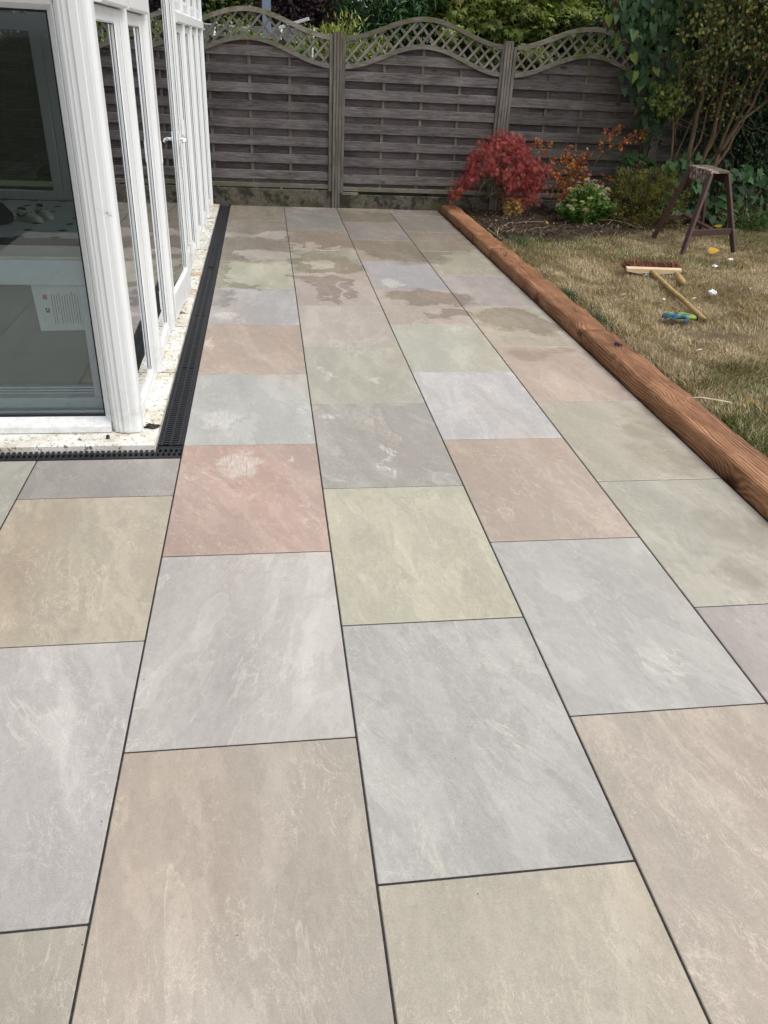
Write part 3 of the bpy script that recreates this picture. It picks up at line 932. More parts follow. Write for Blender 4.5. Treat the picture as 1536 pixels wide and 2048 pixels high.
# corner post, fluted profile with a rounded outer corner
prof = [(-.322, 3.47), (-.322, 3.402), (-.316, 3.394), (-.309, 3.394), (-.306, 3.376), (-.300, 3.372), (-.288, 3.372), (-.285, 3.366), (-.262, 3.366),
        (-.259, 3.360), (-.236, 3.360), (-.233, 3.365), (-.213, 3.366), (-.203, 3.369), (-.195, 3.376), (-.190, 3.386), (-.188, 3.398), (-.188, 3.43), (-.192, 3.436),
        (-.192, 3.455), (-.198, 3.462), (-.198, 3.50), (-.26, 3.50), (-.26, 3.47)]
m_ = MB(); m_.prism_z(prof, .032, CZT)
cpart(m_, 'corner_post', M['upvc'])
m_ = MB(); m_.prism_z([(-.262, 3.3585), (-.2345, 3.3585), (-.2345, 3.36), (-.262, 3.36)], .04, CZT)
cpart(m_, 'post_bead', M['upvc'])

def side_window(y0, y1, z0, z1, st0=.055, st1=.125, rl=.07, name='window_frame', cap=True, x=CX):
    """fixed light in the side wall (faces +X)"""
    d = .062
    m_ = MB()
    m_.box(x - d, x, y0, y0 + st0, z0, z1, .006)
    m_.box(x - d, x, y1 - st1, y1, z0, z1, .006)
    m_.box(x - d, x - .0008, y0 + st0 - .004, y1 - st1 + .004, z0, z0 + rl, .006)
    m_.box(x - d, x - .0008, y0 + st0 - .004, y1 - st1 + .004, z1 - rl * .8, z1, .006)
    # sloped glazing bead along the bottom
    m_.prism_y([(x - .006, z0 + rl - .002), (x - .0148, z0 + rl + .020), (x - .045, z0 + rl + .020), (x - .045, z0 + rl - .002)][::-1], y0 + st0 + .001, y1 - st1 - .001)
    f = cpart(m_, name, M['upvc'])
    # grooves between sash and outer frame
    q = MB()
    q.box(x - .003, x + .0006, y1 - .058, y1 - .0545, z0 + .02, z1 - .02)
    cpart(q, 'frame_groove', M['ink_grey'], f)
    gl = MB(); gl.box(x - .019, x - .015, y0 + st0 - .003, y1 - st1 + .003, z0 + rl - .003, z1 - rl * .8 + .003)
    cpart(gl, 'pane', M['glass'], f)
    gk = MB()
    gk.box(x - .0085, x - .0055, y1 - st1 - .0012, y1 - st1 + .001, z0 + rl + .02, z1 - rl * .8)
    gk.box(x - .0085, x - .0055, y0 + st0 - .001, y0 + st0 + .0012, z0 + rl + .02, z1 - rl * .8)
    gk.box(x - .0148, x - .012, y0 + st0, y1 - st1, z1 - rl * .8 - .003, z1 - rl * .8 + .001)
    cpart(gk, 'gasket', M['gasket'], f)
    return f
def mullion(y, z0=.032, z1=CZT, w=.05):
    m_ = MB()
    pr = [(-.27, y - w / 2), (CX - .003, y - w / 2), (CX + .004, y - w / 2 + .002), (CX + .019, y - w / 2 + .010), (CX + .022, y - w / 2 + .014), (CX + .022, y + w / 2 - .014), (CX + .019, y + w / 2 - .010), (CX + .004, y + w / 2 - .002), (CX - .003, y + w / 2), (-.27, y + w / 2)]
    m_.prism_z(pr, z0, z1)
    cpart(m_, 'mullion', M['upvc'])
def transom(y0, y1):
    m_ = MB()
    m_.prism_y([(-.265, 1.69), (-.265, 1.775), (CX + .004, 1.775), (CX + .028, 1.760), (CX + .034, 1.752), (CX + .034, 1.700), (CX + .030, 1.692), (CX + .004, 1.692)][::-1], y0, y1)
    cpart(m_, 'transom', M['upvc'])
BAYS = [(3.503, 4.135), (4.185, 4.865), (6.475, 7.145), (7.195, 7.855), (7.905, 8.575), (8.625, 9.315)]
for (a, b) in BAYS:
    side_window(a, b, .032, 1.688, .012 if a < 3.6 else .055, .180 if a < 3.6 else .125)
    side_window(a, b, 1.777, CZT, .055, .10, .06, 'fanlight')
    transom(a + .002, b - .002)
for y in (4.16, 4.89, 6.45, 7.17, 7.88, 8.60, 9.34):
    mullion(y)
m_ = MB(); m_.prism_z([(-.27, 9.366), (CX + .006, 9.366), (CX + .008, 9.42), (-.27, 9.42)], .032, CZT)
cpart(m_, 'corner_post', M['upvc'])
# french doors: first leaf stands a little open, hinged on its near side
def door_leaf(yh, width, angle, handle, name, sgn=1):
    """sgn +1: hinge at yh, leaf runs to +y; angle opens the free end outwards"""
    root = empty('door', (CX + .012 - con.location.x, yh - con.location.y, 0))
    root.parent = con
    root.rotation_euler = (0, 0, -angle * sgn)
    if name: root['label'] = name
    z0, z1 = .042, 2.13
    s0 = lambda v: v * sgn
    def bx(q, x0, x1, a, b, zz0, zz1, bev=.006):
        y0, y1 = sorted((s0(a), s0(b)))
        q.box(x0, x1, y0, y1, zz0, zz1, bev)
    st = .115
    q = MB()
    bx(q, -.06, 0, 0, st, z0, z1); bx(q, -.06, 0, width - st, width, z0, z1)
    bx(q, -.06, -.0008, st - .004, width - st + .004, z0, z0 + .165); bx(q, -.06, -.0008, st - .004, width - st + .004, z1 - .11, z1)
    y0, y1 = sorted((s0(st + .001), s0(width - st - .001)))
    q.prism_y([(-.004, z0 + .160), (-.0148, z0 + .185), (-.045, z0 + .185), (-.045, z0 + .160)][::-1], y0, y1)
    q.build('leaf_frame', M['upvc'], root)
    gl = MB(); bx(gl, -.019, -.015, st - .003, width - st + .003, z0 + .162, z1 - .107, 0)
    gl.build('pane', M['glass'], root)
    gk = MB()
    bx(gk, -.0085, -.0055, width - st - .0012, width - st + .001, z0 + .19, z1 - .11, 0); bx(gk, -.0085, -.0055, st - .001, st + .0012, z0 + .19, z1 - .11, 0)
    bx(gk, -.003, .0008, .052, .0545, z0 + .01, z1 - .01, 0)
    gk.build('gasket', M['gasket'], root)
    for hz in (.20, 1.04, 1.9):
        h = MB(); h.tube([(.012, s0(-.004), hz - .055), (.012, s0(-.004), hz + .055)], .009, 8)
        h.box(.0, .010, min(s0(-.012), s0(.03)), max(s0(-.012), s0(.03)), hz - .045, hz + .045, .003)
        h.box(.010, .013, min(s0(.004), s0(.026)), max(s0(.004), s0(.026)), hz + .028, hz + .040, .001)
        h.box(.010, .013, min(s0(.004), s0(.026)), max(s0(.004), s0(.026)), hz - .040, hz - .028, .001)
        h.build('hinge', M['upvc'], root)
    if handle:
        for side in (1, -1):
            x0 = 0 if side > 0 else -.06
            yc = s0(width - .055)
            h = MB()
            h.box(min(x0, x0 + side * .010), max(x0, x0 + side * .010), yc - .015, yc + .015, .86, 1.08, .004)
            h.tube([(x0 + side * .005, yc, 1.03), (x0 + side * .040, yc, 1.03)], .010, 8)
            h.tube([(x0 + side * .040, yc + s0(.008), 1.03), (x0 + side * .047, yc - s0(.04), 1.030), (x0 + side * .044, yc - s0(.115), 1.026)], [.011, .010, .008], 8)
            h.build('handle', M['upvc'], root, True)
    return root
door_leaf(4.935, .862, RAD(2.6), True, 'white glazed door leaf standing slightly ajar')
door_leaf(6.41, .600, 0.0, False, 'closed white glazed door leaf', -1)
m_ = MB(); m_.box(-.27, CX - .004, 4.916, 6.424, 2.135, CZT, .004)
cpart(m_, 'door_head', M['upvc'])
# front wall: one big light beside the corner post
m_ = MB()
m_.prism_x([(3.372, .032), (3.372, .060), (3.376, .065), (3.384, .067), (3.436, .084), (3.47, .084), (3.47, .032)][::-1], -2.02, -.3225)
m_.prism_x([(3.390, 2.0), (3.390, 1.690), (3.400, 1.672), (3.436, 1.655), (3.47, 1.655), (3.47, 2.0)], -2.02, -.3225)
m_.prism_z([(-.352, 3.436), (-.326, 3.398), (-.3225, 3.398), (-.3225, 3.468), (-.352, 3.468)], .060, 1.69)
m_.box(-2.02, -1.97, 3.39, 3.47, .06, 1.69, .005)
fw_ = cpart(m_, 'window_frame', M['upvc'])
m_ = MB(); m_.box(-1.972, -.349, 3.449, 3.453, .08, 1.66)
cpart(m_, 'pane', M['glass'], fw_)
m_ = MB(); m_.box(-1.972, -.352, 3.4375, 3.447, .0843, .0915); m_.box(-1.972, -.352, 3.4375, 3.447, 1.6470, 1.6545); m_.box(-.3585, -.3523, 3.4375, 3.447, .0917, 1.6468)
cpart(m_, 'gasket', M['gasket'], fw_)
m_ = MB(); m_.box(-3.25, -.20, 3.40, 3.466, 2.0015, CZT - .002, .004); m_.box(-3.25, -2.0225, 3.40, 3.466, .034, 2.000, .004)
cpart(m_, 'front_panel', M['upvc'])
# far end wall, glazed
m_ = MB()
y0, y1 = CYB - .065, CYB
m_.box(-3.25, -.27, y0, y1, .034, .13, .005); m_.box(-3.25, -.27, y0, y1, 1.60, 1.74, .005); m_.box(-3.25, -.27, y0, y1, 2.12, CZT - .002, .005)
for x in (-3.05, -1.755, -.45):
    m_.box(x - .10, x - .008, y0 + .003, y1 - .003, .128, 2.13, .005); m_.box(x + .008, x + .10, y0 + .003, y1 - .003, .128, 2.13, .005)
    m_.box(x - .009, x + .009, y0 + .012, y1 - .012, .128, 2.13)
fe = cpart(m_, 'window_frame', M['upvc'])
m_ = MB()
for xa, xb in ((-2.96, -1.84), (-1.67, -.54)):
    m_.box(xa, xb, CYB - .035, CYB - .031, .12, 1.61); m_.box(xa, xb, CYB - .035, CYB - .031, 1.73, 2.13)
cpart(m_, 'pane', M['glass'], fe)
m_ = MB(); m_.box(-3.45, -3.255, 3.40, CYB, -.1, CZT + .6)
cpart(m_, 'house_wall', M['inner_wall'])
m_ = MB(); m_.prism_y([(-3.25, CZT + .5), (-3.25, CZT + .54), (-.10, CZT + .045), (-.10, CZT + .005), (-.30, CZT + .0)], 3.33, CYB + .04)
cpart(m_, 'roof', M['roof'])
m_ = MB(); m_.tube([(-.10, 3.30, CZT + .01), (-.10, CYB + .05, CZT + .01)], .05, 10)
cpart(m_, 'gutter', M['upvc'])

# ---- floor inside: octagon tiles with black cabochons
m_ = MB(); m_.box(-3.25, -.27, 3.475, 9.333, -.1, .046)
ifl = tag(m_.build('interior_floor', M['tile_grout']), kind='structure')
TP = .303
h, c_ = TP / 2 - .0015, .052
m_ = MB(); m_.prism_z([(h, -h + c_), (h, h - c_), (h - c_, h), (-h + c_, h), (-h, h - c_), (-h, -h + c_), (-h + c_, -h), (h - c_, -h)], -.008, .004)
oct_me = m_.mesh('floor_tile')
r = .052 - .002
m_ = MB(); m_.prism_z([(r, 0), (0, r), (-r, 0), (0, -r)], -.008, .0042)
dia_me = m_.mesh('cabochon_tile')
for i in range(-6, 5):
    for j in range(-11, 9):
        dxp, dyp = -1.435 + TP * i, 7.115 + TP * j
        if -3.2 < dxp < -.40 and 3.6 < dyp < 9.30:
            put('cabochon_tile', dia_me, M['tile_black'], ifl, (dxp, dyp, .046))
        ox, oy = dxp + TP / 2, dyp + TP / 2
        if -3.1 < ox < -.42 and 3.63 < oy < 9.17:
            put('floor_tile', oct_me, M['tile_white'], ifl, (ox, oy, .046))

# ---- low unit standing just inside the front window
un = empty('low_display_unit', (-1.1, 3.7, .046))
tag(un, 'pale grey framed low unit with a glazed lower panel standing inside the front window', 'cabinet')
def upart(mb, name, mat, label=None):
    o = mb.build(name, mat, un); o.location = (1.1, -3.7, -.046)
    if label: o['label'] = label
    return o
m_ = MB(); m_.box(-1.92, -.352, 3.520, 3.60, .655, .765, .004); upart(m_, 'top_rail', M['grey_upvc'])
m_ = MB(); m_.box(-1.92, -.350, 3.512, 3.72, .7655, .778, .004); upart(m_, 'ledge', M['cream'])
m_ = MB(); m_.box(-1.92, -.350, 3.722, 3.86, .760, .7815, .004); upart(m_, 'rubber_strip', M['dark_mat'])
m_ = MB(); m_.box(-.408, -.352, 3.522, 3.60, .141, .654, .004); upart(m_, 'stile', M['grey_upvc'])
m_ = MB(); m_.box(-1.92, -.352, 3.5215, 3.60, .050, .140, .004); upart(m_, 'bottom_rail', M['grey_upvc'])
m_ = MB(); m_.box(-1.92, -.410, 3.585, 3.595, .142, .653); upart(m_, 'lower_panel', M['panel_grey'])
m_ = MB()
for k in range(3): m_.box(-1.92, -.412, 3.566 - .006 * k, 3.584, .142 + .016 * k, .150 + .016 * k, .001)
upart(m_, 'track', M['grey_upvc'])
m_ = MB(); m_.box(-1.92, -.352, 3.855, 3.865, .05, .758); upart(m_, 'back_panel', M['panel_grey'])
# notice sheet stuck in the lower panel, turned on its side
pn = empty('paper_notice', (-.51, 3.575, .45))
tag(pn, 'printed paper notice stuck sideways inside the lower front window', 'notice')
q = MB(); q.add([(-.108, .004, .200), (-.098, .002, -.012), (.098, .002, -.006), (.096, .004, .200)], [(0, 1, 2, 3)]); q.add([(-.108, .0048, .200), (-.098, .0028, -.012), (.098, .0028, -.006), (.096, .0048, .200)], [(3, 2, 1, 0)])
q.build('sheet', M['paper'], pn)
q = MB()
random.seed(5)
for k in range(11):
    x = -.030 + k * .0108
    zt, zb = .165 - random.uniform(0, .02), .022 + random.uniform(0, .05) * (k % 3 == 2)
    q.box(x, x + .0022, .0008, .0014, zb, zt)
q.build('printed_line', M['ink_grey'], pn)
q = MB(); q.box(-.066, -.048, .0008, .0014, .130, .150); q.build('printed_mark', M['ink_red'], pn)
q = MB(); q.box(-.062, -.046, .0008, .0014, .072, .078); q.box(-.062, -.057, .0008, .0014, .080, .092); q.box(-.052, -.046, .0008, .0014, .080, .090); q.build('printed_mark', M['ink_dark'], pn)

# ---- shoes and bag on the tiles
def blob(rings, n=14):
    """rings: list of (y, cz, rx, rz) -> closed lofted body along y"""
    m_ = MB(); V = []; F = []
    for (y, cx_, cz, rx, rz) in rings:
        for k in range(n):
            a = 2 * pi * k / n
            ca, sa = cos(a), sin(a)
            V.append((cx_ + rx * math.copysign(abs(ca) ** .75, ca), y, cz + rz * math.copysign(abs(sa) ** .75, sa)))
    for j in range(len(rings) - 1):
        for k in range(n):
            F.append((j * n + k, j * n + (k + 1) % n, (j + 1) * n + (k + 1) % n, (j + 1) * n + k))
    F.append(tuple(range(n))[::-1]); F.append(tuple((len(rings) - 1) * n + k for k in range(n)))
    m_.add(V, F); return m_
def shoe(loc, rz, label):
    root = empty('shoe', loc, rz); tag(root, label, 'shoe', 'shoes on the tiled floor')
    blob([(0, 0, .040, .020, .022), (.012, 0, .046, .036, .046), (.05, 0, .055, .042, .055), (.10, 0, .048, .042, .046), (.16, 0, .040, .048, .036), (.22, 0, .032, .050, .028), (.26, 0, .027, .040, .022), (.278, 0, .024, .018, .012)]).build('upper', M['shoe'], root, True)
    blob([(-.004, 0, .010, .026, .010), (.02, 0, .010, .042, .010), (.10, 0, .010, .044, .010), (.20, 0, .010, .054, .010), (.27, 0, .010, .040, .010), (.288, 0, .010, .016, .008)]).build('sole', M['shoe'], root, True)
    blob([(.012, 0, .098, .018, .004), (.03, 0, .106, .030, .006), (.07, 0, .106, .028, .006), (.10, 0, .092, .018, .006)]).build('opening', M['shoe_dark'], root, True)
    q = MB()
    for y in (.115, .140, .165):
        q.tube([(-.032, y, .070 - (y - .1) * .25), (0, y - .004, .094 - (y - .1) * .25), (.032, y, .070 - (y - .1) * .25)], .004, 6)
    q.tube([(-.043, .03, .06), (-.046, .08, .04), (-.044, .13, .062), (-.02, .15, .082)], .006, 6)
    q.tube([(.043, .03, .06), (.046, .08, .04), (.044, .13, .062), (.02, .15, .082)], .006, 6)
    q.build('lace', M['shoe_dark'], root, True)
shoe((-1.93, 8.20, .050), -2.15, 'off white shoe with dark trim, the nearer of the pair on the tiles')
shoe((-1.80, 8.42, .050), -2.55, 'off white shoe with dark trim, the farther of the pair on the tiles')
bg_ = empty('bag', (-2.14, 8.02, .050), 1.35); tag(bg_, 'dark navy bag slumped on the tiled floor at the left edge', 'bag')
o = blob([(-.20, 0, .03, .05, .02), (-.17, 0, .05, .12, .05), (-.08, .01, .085, .16, .085), (.03, 0, .10, .17, .10), (.12, -.02, .08, .14, .08), (.19, 0, .05, .08, .045), (.21, 0, .04, .03, .02)], 18).build('body', M['bag'], bg_, True)
q = MB(); q.tube([(-.08, -.08, .15), (-.06, -.05, .21), (0, 0, .235), (.05, .05, .20), (.06, .08, .15)], .012, 6); q.build('strap', M['bag'], bg_, True)

#@@PART2
# ================================================================== LEAVES
TPL = {
 'oval': ([(0, 0, 0), (.42, .5, .10), (.45, 0, 0), (.42, -.5, .10), (1, 0, -.08)], [(0, 2, 1), (0, 3, 2), (1, 2, 4), (2, 3, 4)]),
 'heart': ([(.04, 0, 0), (-.10, .26, .05), (.12, .52, .10), (.5, .40, .07), (1, 0, -.12), (.5, -.40, .07), (.12, -.52, .10), (-.10, -.26, .05), (.48, 0, -.02)],
           [(0, 2, 1), (0, 8, 2), (2, 8, 3), (3, 8, 4), (8, 5, 4), (8, 6, 5), (8, 0, 6), (0, 7, 6)]),
 'blade': ([(0, .5, 0), (0, -.5, 0), (.55, .38, .10), (.55, -.38, .10), (1, 0, 0)], [(0, 1, 3, 2), (2, 3, 4)]),
 'spoon': ([(0, .06, 0), (0, -.06, 0), (.55, .42, .06), (.55, -.42, .06), (.9, .3, .05), (.9, -.3, .05), (1, 0, 0)], [(0, 1, 3, 2), (2, 3, 5, 4), (4, 5, 6)]),
 'quad': ([(0, .5, 0), (0, -.5, 0), (1, -.5, .1), (1, .5, .1)], [(0, 1, 2, 3)]),
}
def _palm(nl, w, deep):
    V = []; F = []
    for k in range(nl):
        a = RAD(-78 + 156 * k / (nl - 1)); l = 1 - .42 * (abs(k - (nl - 1) / 2) / ((nl - 1) / 2)) ** 1.5
        ca, sa = cos(a), sin(a); o = len(V)
        V += [(0, 0, 0), (deep * l * ca - w * sa, deep * l * sa + w * ca, .05), (l * ca, l * sa, -.06 - .10 * abs(sa)), (deep * l * ca + w * sa, deep * l * sa - w * ca, .05)]
        F += [(o, o + 3, o + 2, o + 1)]
    return V, F
TPL['palm'] = _palm(7, .042, .5)
TPL['maple'] = _palm(5, .16, .45)

def unit(a):
    return a / np.maximum(1e-9, np.linalg.norm(a, axis=-1, keepdims=True))
def leaf_mesh(name, P, A, N, L, W, C, tpl):
    """one mesh of many leaves: base points P, axes A, normals N, lengths L, width ratios W, colours C"""
    tv, tf = TPL[tpl]
    tv = np.array(tv, np.float64)
    n = len(P)
    A = unit(A); S = unit(np.cross(N, A)); N = np.cross(A, S)
    L = np.broadcast_to(np.asarray(L, float), (n,)); W = np.broadcast_to(np.asarray(W, float), (n,))
    co = P[:, None, :] + A[:, None, :] * (tv[None, :, 0] * L[:, None])[..., None] + S[:, None, :] * (tv[None, :, 1] * (L * W)[:, None])[..., None] + N[:, None, :] * (tv[None, :, 2] * L[:, None])[..., None]
    k = len(tv)
    me = bpy.data.meshes.new(name)
    me.vertices.add(n * k); me.vertices.foreach_set('co', co.reshape(-1).astype(np.float32))
    lens = [len(f) for f in tf]; fl = np.concatenate([np.array(f) for f in tf])
    li = (fl[None, :] + (np.arange(n) * k)[:, None]).reshape(-1)
    me.loops.add(len(li)); me.loops.foreach_set('vertex_index', li.astype(np.int32))
    tot = np.tile(np.array(lens), n); st = np.concatenate([[0], np.cumsum(tot)[:-1]])
    me.polygons.add(len(tot)); me.polygons.foreach_set('loop_start', st.astype(np.int32)); me.polygons.foreach_set('loop_total', tot.astype(np.int32))
    me.update(calc_edges=True)
    at = me.attributes.new('Col', 'FLOAT_COLOR', 'POINT')
    cc = np.ones((n, k, 4), np.float32); cc[:, :, :3] = C[:, None, :]
    at.data.foreach_set('color', cc.reshape(-1))
    return me
def pal(cols, n, w=None, var=.22):
    c = np.array(cols, float)
    i = rng.choice(len(c), n, p=None if w is None else np.array(w) / sum(w))
    return np.clip(c[i] * (1 + var * rng.standard_normal((n, 1))) * (1 + .06 * rng.standard_normal((n, 3))), .002, .95)
def rdir(n): return unit(rng.standard_normal((n, 3)))
def clumps(center, radii, nc, per, spread, shell=.55, flat=1.0):
    """points in clumps through an ellipsoid; returns points and the outward direction"""
    d = rdir(nc); r = shell + (1 - shell) * rng.random(nc) ** .6
    r = np.where(rng.random(nc) < .25, rng.random(nc) * .8, r)
    cc = np.array(center) + d * r[:, None] * np.array(radii) * (1 + .14 * rng.standard_normal((nc, 1)))
    P = np.repeat(cc, per, 0) + rng.standard_normal((nc * per, 3)) * spread * np.array([1, 1, flat])
    O = unit(P - np.array(center))
    return P, O, np.repeat(np.arange(nc), per)

def limb(m_, p, q, r0, r1, n=6, seg=6, wob=.05):
    p = Vector(p); q = Vector(q); L = (q - p).length
    pts = [p]; 
    for k in range(1, seg):
        t_ = k / seg
        pts.append(p.lerp(q, t_) + Vector((random.uniform(-1, 1), random.uniform(-1, 1), random.uniform(-.3, .3))) * wob * L * (1 - abs(t_ - .5)))
    pts.append(q)
    m_.tube(pts, [r0 + (r1 - r0) * k / seg for k in range(seg + 1)], n)
    return pts

# ---- background trees beyond the fence
def tree(name, label, base, height, crown_c, crown_r, nc, per, spread, leaf, cols, w, tpl, lsize, lw, droop=.0, mat='leaf', trunk_r=.08, group='trees beyond the fence', shell=.5, flat=.7, cat='tree'):
    root = empty(name, base); tag(root, label, cat, group)
    b = Vector(base)
    m_ = MB()
    tp = Vector((crown_c[0], crown_c[1], crown_c[2] + crown_r[2] * .5)) - b
    pts = limb(m_, (0, 0, -.2), tp, trunk_r, trunk_r * .25, 8, 8, .03)
    m_.build('trunk', M['bark'], root, True)
    lm = MB()
    for k in range(9):
        a = pts[2 + k % 5]; d = Vector((cos(k * 2.4), sin(k * 2.4), random.uniform(.0, .5)))
        e = Vector((crown_c[0] + crown_r[0] * .75 * d.x, crown_c[1] + crown_r[1] * .75 * d.y, crown_c[2] + crown_r[2] * (d.z - .3))) - b
        limb(lm, a, e, trunk_r * .4, trunk_r * .1, 5, 5, .06)
    lm.build('limb', M['bark'], root, True)
    P, O, ci = clumps(crown_c, crown_r, nc, per, spread, shell, flat)
    keep = P[:, 2] > .25
    P, O, ci = P[keep], O[keep], ci[keep]
    n = len(P)
    A = unit(O * .7 + rdir(n) * .8 + np.array([0, 0, -droop]))
    N = unit(np.array([0, 0, 1.0]) + rdir(n) * .55 + O * .35)
    tone = (1 + .22 * rng.standard_normal(nc))[ci][:, None]
    C = np.clip(pal(cols, n, w, .18) * np.clip(tone, .5, 1.6), .003, .9)
    me = leaf_mesh('crown', P - np.array(base), A, N, lsize * (.7 + .6 * rng.random(n)), lw, C, tpl)
    put('crown', me, M[mat], root)
    return root
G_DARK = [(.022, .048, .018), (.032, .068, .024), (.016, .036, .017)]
G_MID = [(.065, .115, .030), (.090, .145, .038), (.050, .095, .028)]
G_LIME = [(.27, .33, .085), (.33, .38, .11), (.19, .26, .065), (.37, .38, .13)]
G_YEL = [(.20, .20, .05), (.14, .18, .04), (.40, .36, .14)]
PURP = [(.050, .026, .038), (.070, .032, .046), (.035, .024, .030)]
tree('conifer_tree', 'dark green drooping conifer right of the first fence post beyond the fence', (2.1, 12.6, 0), 4, (2.1, 12.3, 1.75), (.72, .6, 1.25), 170, 60, .13, 0, [(.038, .088, .040), (.056, .12, .052), (.080, .155, .062)], None, 'blade', .11, .22, .5, shell=.6)
tree('maple_tree', 'lime green layered maple rising over the middle fence panel', (3.7, 12.8, 0), 4, (3.75, 12.2, 1.95), (1.35, .75, .85), 230, 75, .12, 0, G_LIME, [3, 2, 3, 1], 'maple', .085, 1.0, .45, shell=.55, flat=.35)
tree('leafy_tree', 'shaded mid green tree between the lime maple and the climber', (5.3, 13.2, 0), 4, (5.2, 13.0, 2.1), (.9, .7, 1.2), 130, 60, .16, 0, G_MID + G_DARK, None, 'oval', .08, .6, .3)
tree('purple_tree', 'purple leaved tree behind the blue post beyond the fence', (1.05, 13.4, 0), 4, (1.0, 13.2, 2.1), (.55, .5, .75), 110, 60, .13, 0, PURP, None, 'oval', .06, .7, .1)
tree('variegated_shrub', 'yellow green feathery shrub peeping over the fence left of the post', (1.35, 11.3, 0), 2, (1.38, 11.3, 1.25), (.52, .4, .62), 80, 50, .08, 0, G_YEL + G_LIME, [2, 3, .6, 2, 1, 1, 1], 'blade', .075, .25, -.2, shell=.6, cat='shrub')
tree('dark_tree', 'dark tree beyond the fence next to the conservatory corner', (-.6, 14.5, 0), 4, (-.55, 14.2, 2.1), (.8, .7, 1.1), 140, 55, .16, 0, G_DARK + G_MID, None, 'oval', .08, .6, .2)
tree('hedge_tree', 'olive green tree over the left arch of the fence', (.25, 14.6, 0), 4, (.15, 14.0, 1.9), (.62, .6, .85), 110, 50, .13, 0, G_MID + G_LIME + [(.16, .17, .05)], None, 'oval', .08, .6, .2)
tree('tall_tree', 'tall dark tree far behind the purple tree', (1.7, 16.5, 0), 6, (1.8, 16.5, 3.2), (1.5, 1.2, 2.4), 200, 60, .2, 0, G_DARK + G_MID, None, 'oval', .11, .6, .2, trunk_r=.14)
tree('tall_tree', 'tall dark tree far behind the lime maple', (4.4, 16.5, 0), 6, (4.6, 16.5, 3.2), (2.0, 1.2, 2.6), 230, 60, .22, 0, G_DARK + [(.03, .06, .02)], None, 'oval', .12, .6, .2, trunk_r=.14)
tree('tall_tree', 'tall dark tree far behind the climber on the right', (7.6, 15.0, 0), 6, (7.4, 14.6, 3.0), (2.0, 1.2, 2.6), 200, 60, .22, 0, G_DARK + [(.03, .06, .02)], None, 'oval', .12, .6, .2, trunk_r=.14)
tree('tall_tree', 'tall dark tree far left behind the conservatory', (-2.6, 14.5, 0), 6, (-2.6, 14.5, 2.8), (1.5, 1.2, 2.3), 150, 55, .22, 0, G_DARK + G_MID, None, 'oval', .12, .6, .2, trunk_r=.14)
tree('boundary_hedge', 'dense green hedge low behind the lattice of the fence', (2.6, 11.1, 0), 2, (2.4, 11.15, .75), (1.9, .35, .85), 170, 60, .11, 0, G_DARK + G_MID, [3, 3, 2, 1, 1, 1], 'oval', .06, .6, .2, shell=.6, cat='hedge')
tree('boundary_hedge', 'dark hedge low behind the right hand fence panel', (5.4, 11.2, 0), 2, (5.3, 11.3, .75), (1.4, .35, .95), 120, 60, .11, 0, G_DARK, None, 'oval', .07, .6, .2, shell=.6, cat='hedge')
tree('dark_tree', 'dark leafy tree close behind the fence at the climber', (5.6, 10.6, 0), 4, (5.7, 10.7, 2.0), (1.3, .45, 1.2), 230, 60, .13, 0, G_DARK, None, 'oval', .075, .6, .3)
# slate blue post and pale frame of the neighbour's lean-to
m_ = MB(); m_.box(.42, .53, 11.9, 12.01, -.1, 3.2, .006)
tag(m_.build('timber_post', M['blue_post']), 'slate blue post standing beyond the left arch of the fence', 'post')
tree('lattice_bush', 'yellow green bush growing against the lattice of the left fence panel', (.25, 10.6, 0), 2, (.25, 10.65, 1.25), (.75, .22, .50), 90, 40, .07, 0, G_LIME + G_MID, [1, 1, 2, 1, 2, 2, 2], 'oval', .055, .6, .2, shell=.5, cat='bush')
gh = empty('greenhouse', (-.1, 11.6, 0)); tag(gh, 'low pale aluminium greenhouse seen through the lattice of the left fence panel', 'greenhouse')
def gbar(name, p, q, w=.020):
    m_ = MB(); m_.bar(Vector(p) - Vector((-.1, 11.6, 0)), Vector(q) - Vector((-.1, 11.6, 0)), w, w, (0.01, 0.02, 1), .004); m_.build(name, M['alu'], gh)
for k in range(6):
    x = -1.0 + k * .40
    gbar('rafter', (x, 10.9, 1.45), (x + .06, 11.5, 1.80)); gbar('rafter', (x + .06, 11.5, 1.80), (x, 12.1, 1.45)); gbar('upright', (x, 10.9, -.1), (x, 10.9, 1.45)); gbar('upright', (x, 12.1, -.1), (x, 12.1, 1.45))
gbar('eaves_bar', (-1.05, 10.9, 1.45), (1.05, 10.9, 1.45)); gbar('eaves_bar', (-1.05, 12.1, 1.45), (1.05, 12.1, 1.45)); gbar('ridge_bar', (-1.0, 11.5, 1.80), (.3, 11.5, 1.76))
gbar('roof_vent', (.62, 11.35, 1.78), (.98, 11.25, 1.89), .035)
gbar('brace', (-.95, 10.9, 1.30), (-.25, 10.9, 1.72)); gbar('brace', (.2, 10.9, 1.66), (.85, 10.9, 1.36))
m_ = MB(); m_.add([(-.9, -.69, 1.46), (1.1, -.69, 1.46), (1.15, -.11, 1.79), (-.85, -.11, 1.79)], [(0, 1, 2, 3)]); m_.build('pane', M['glass'], gh)

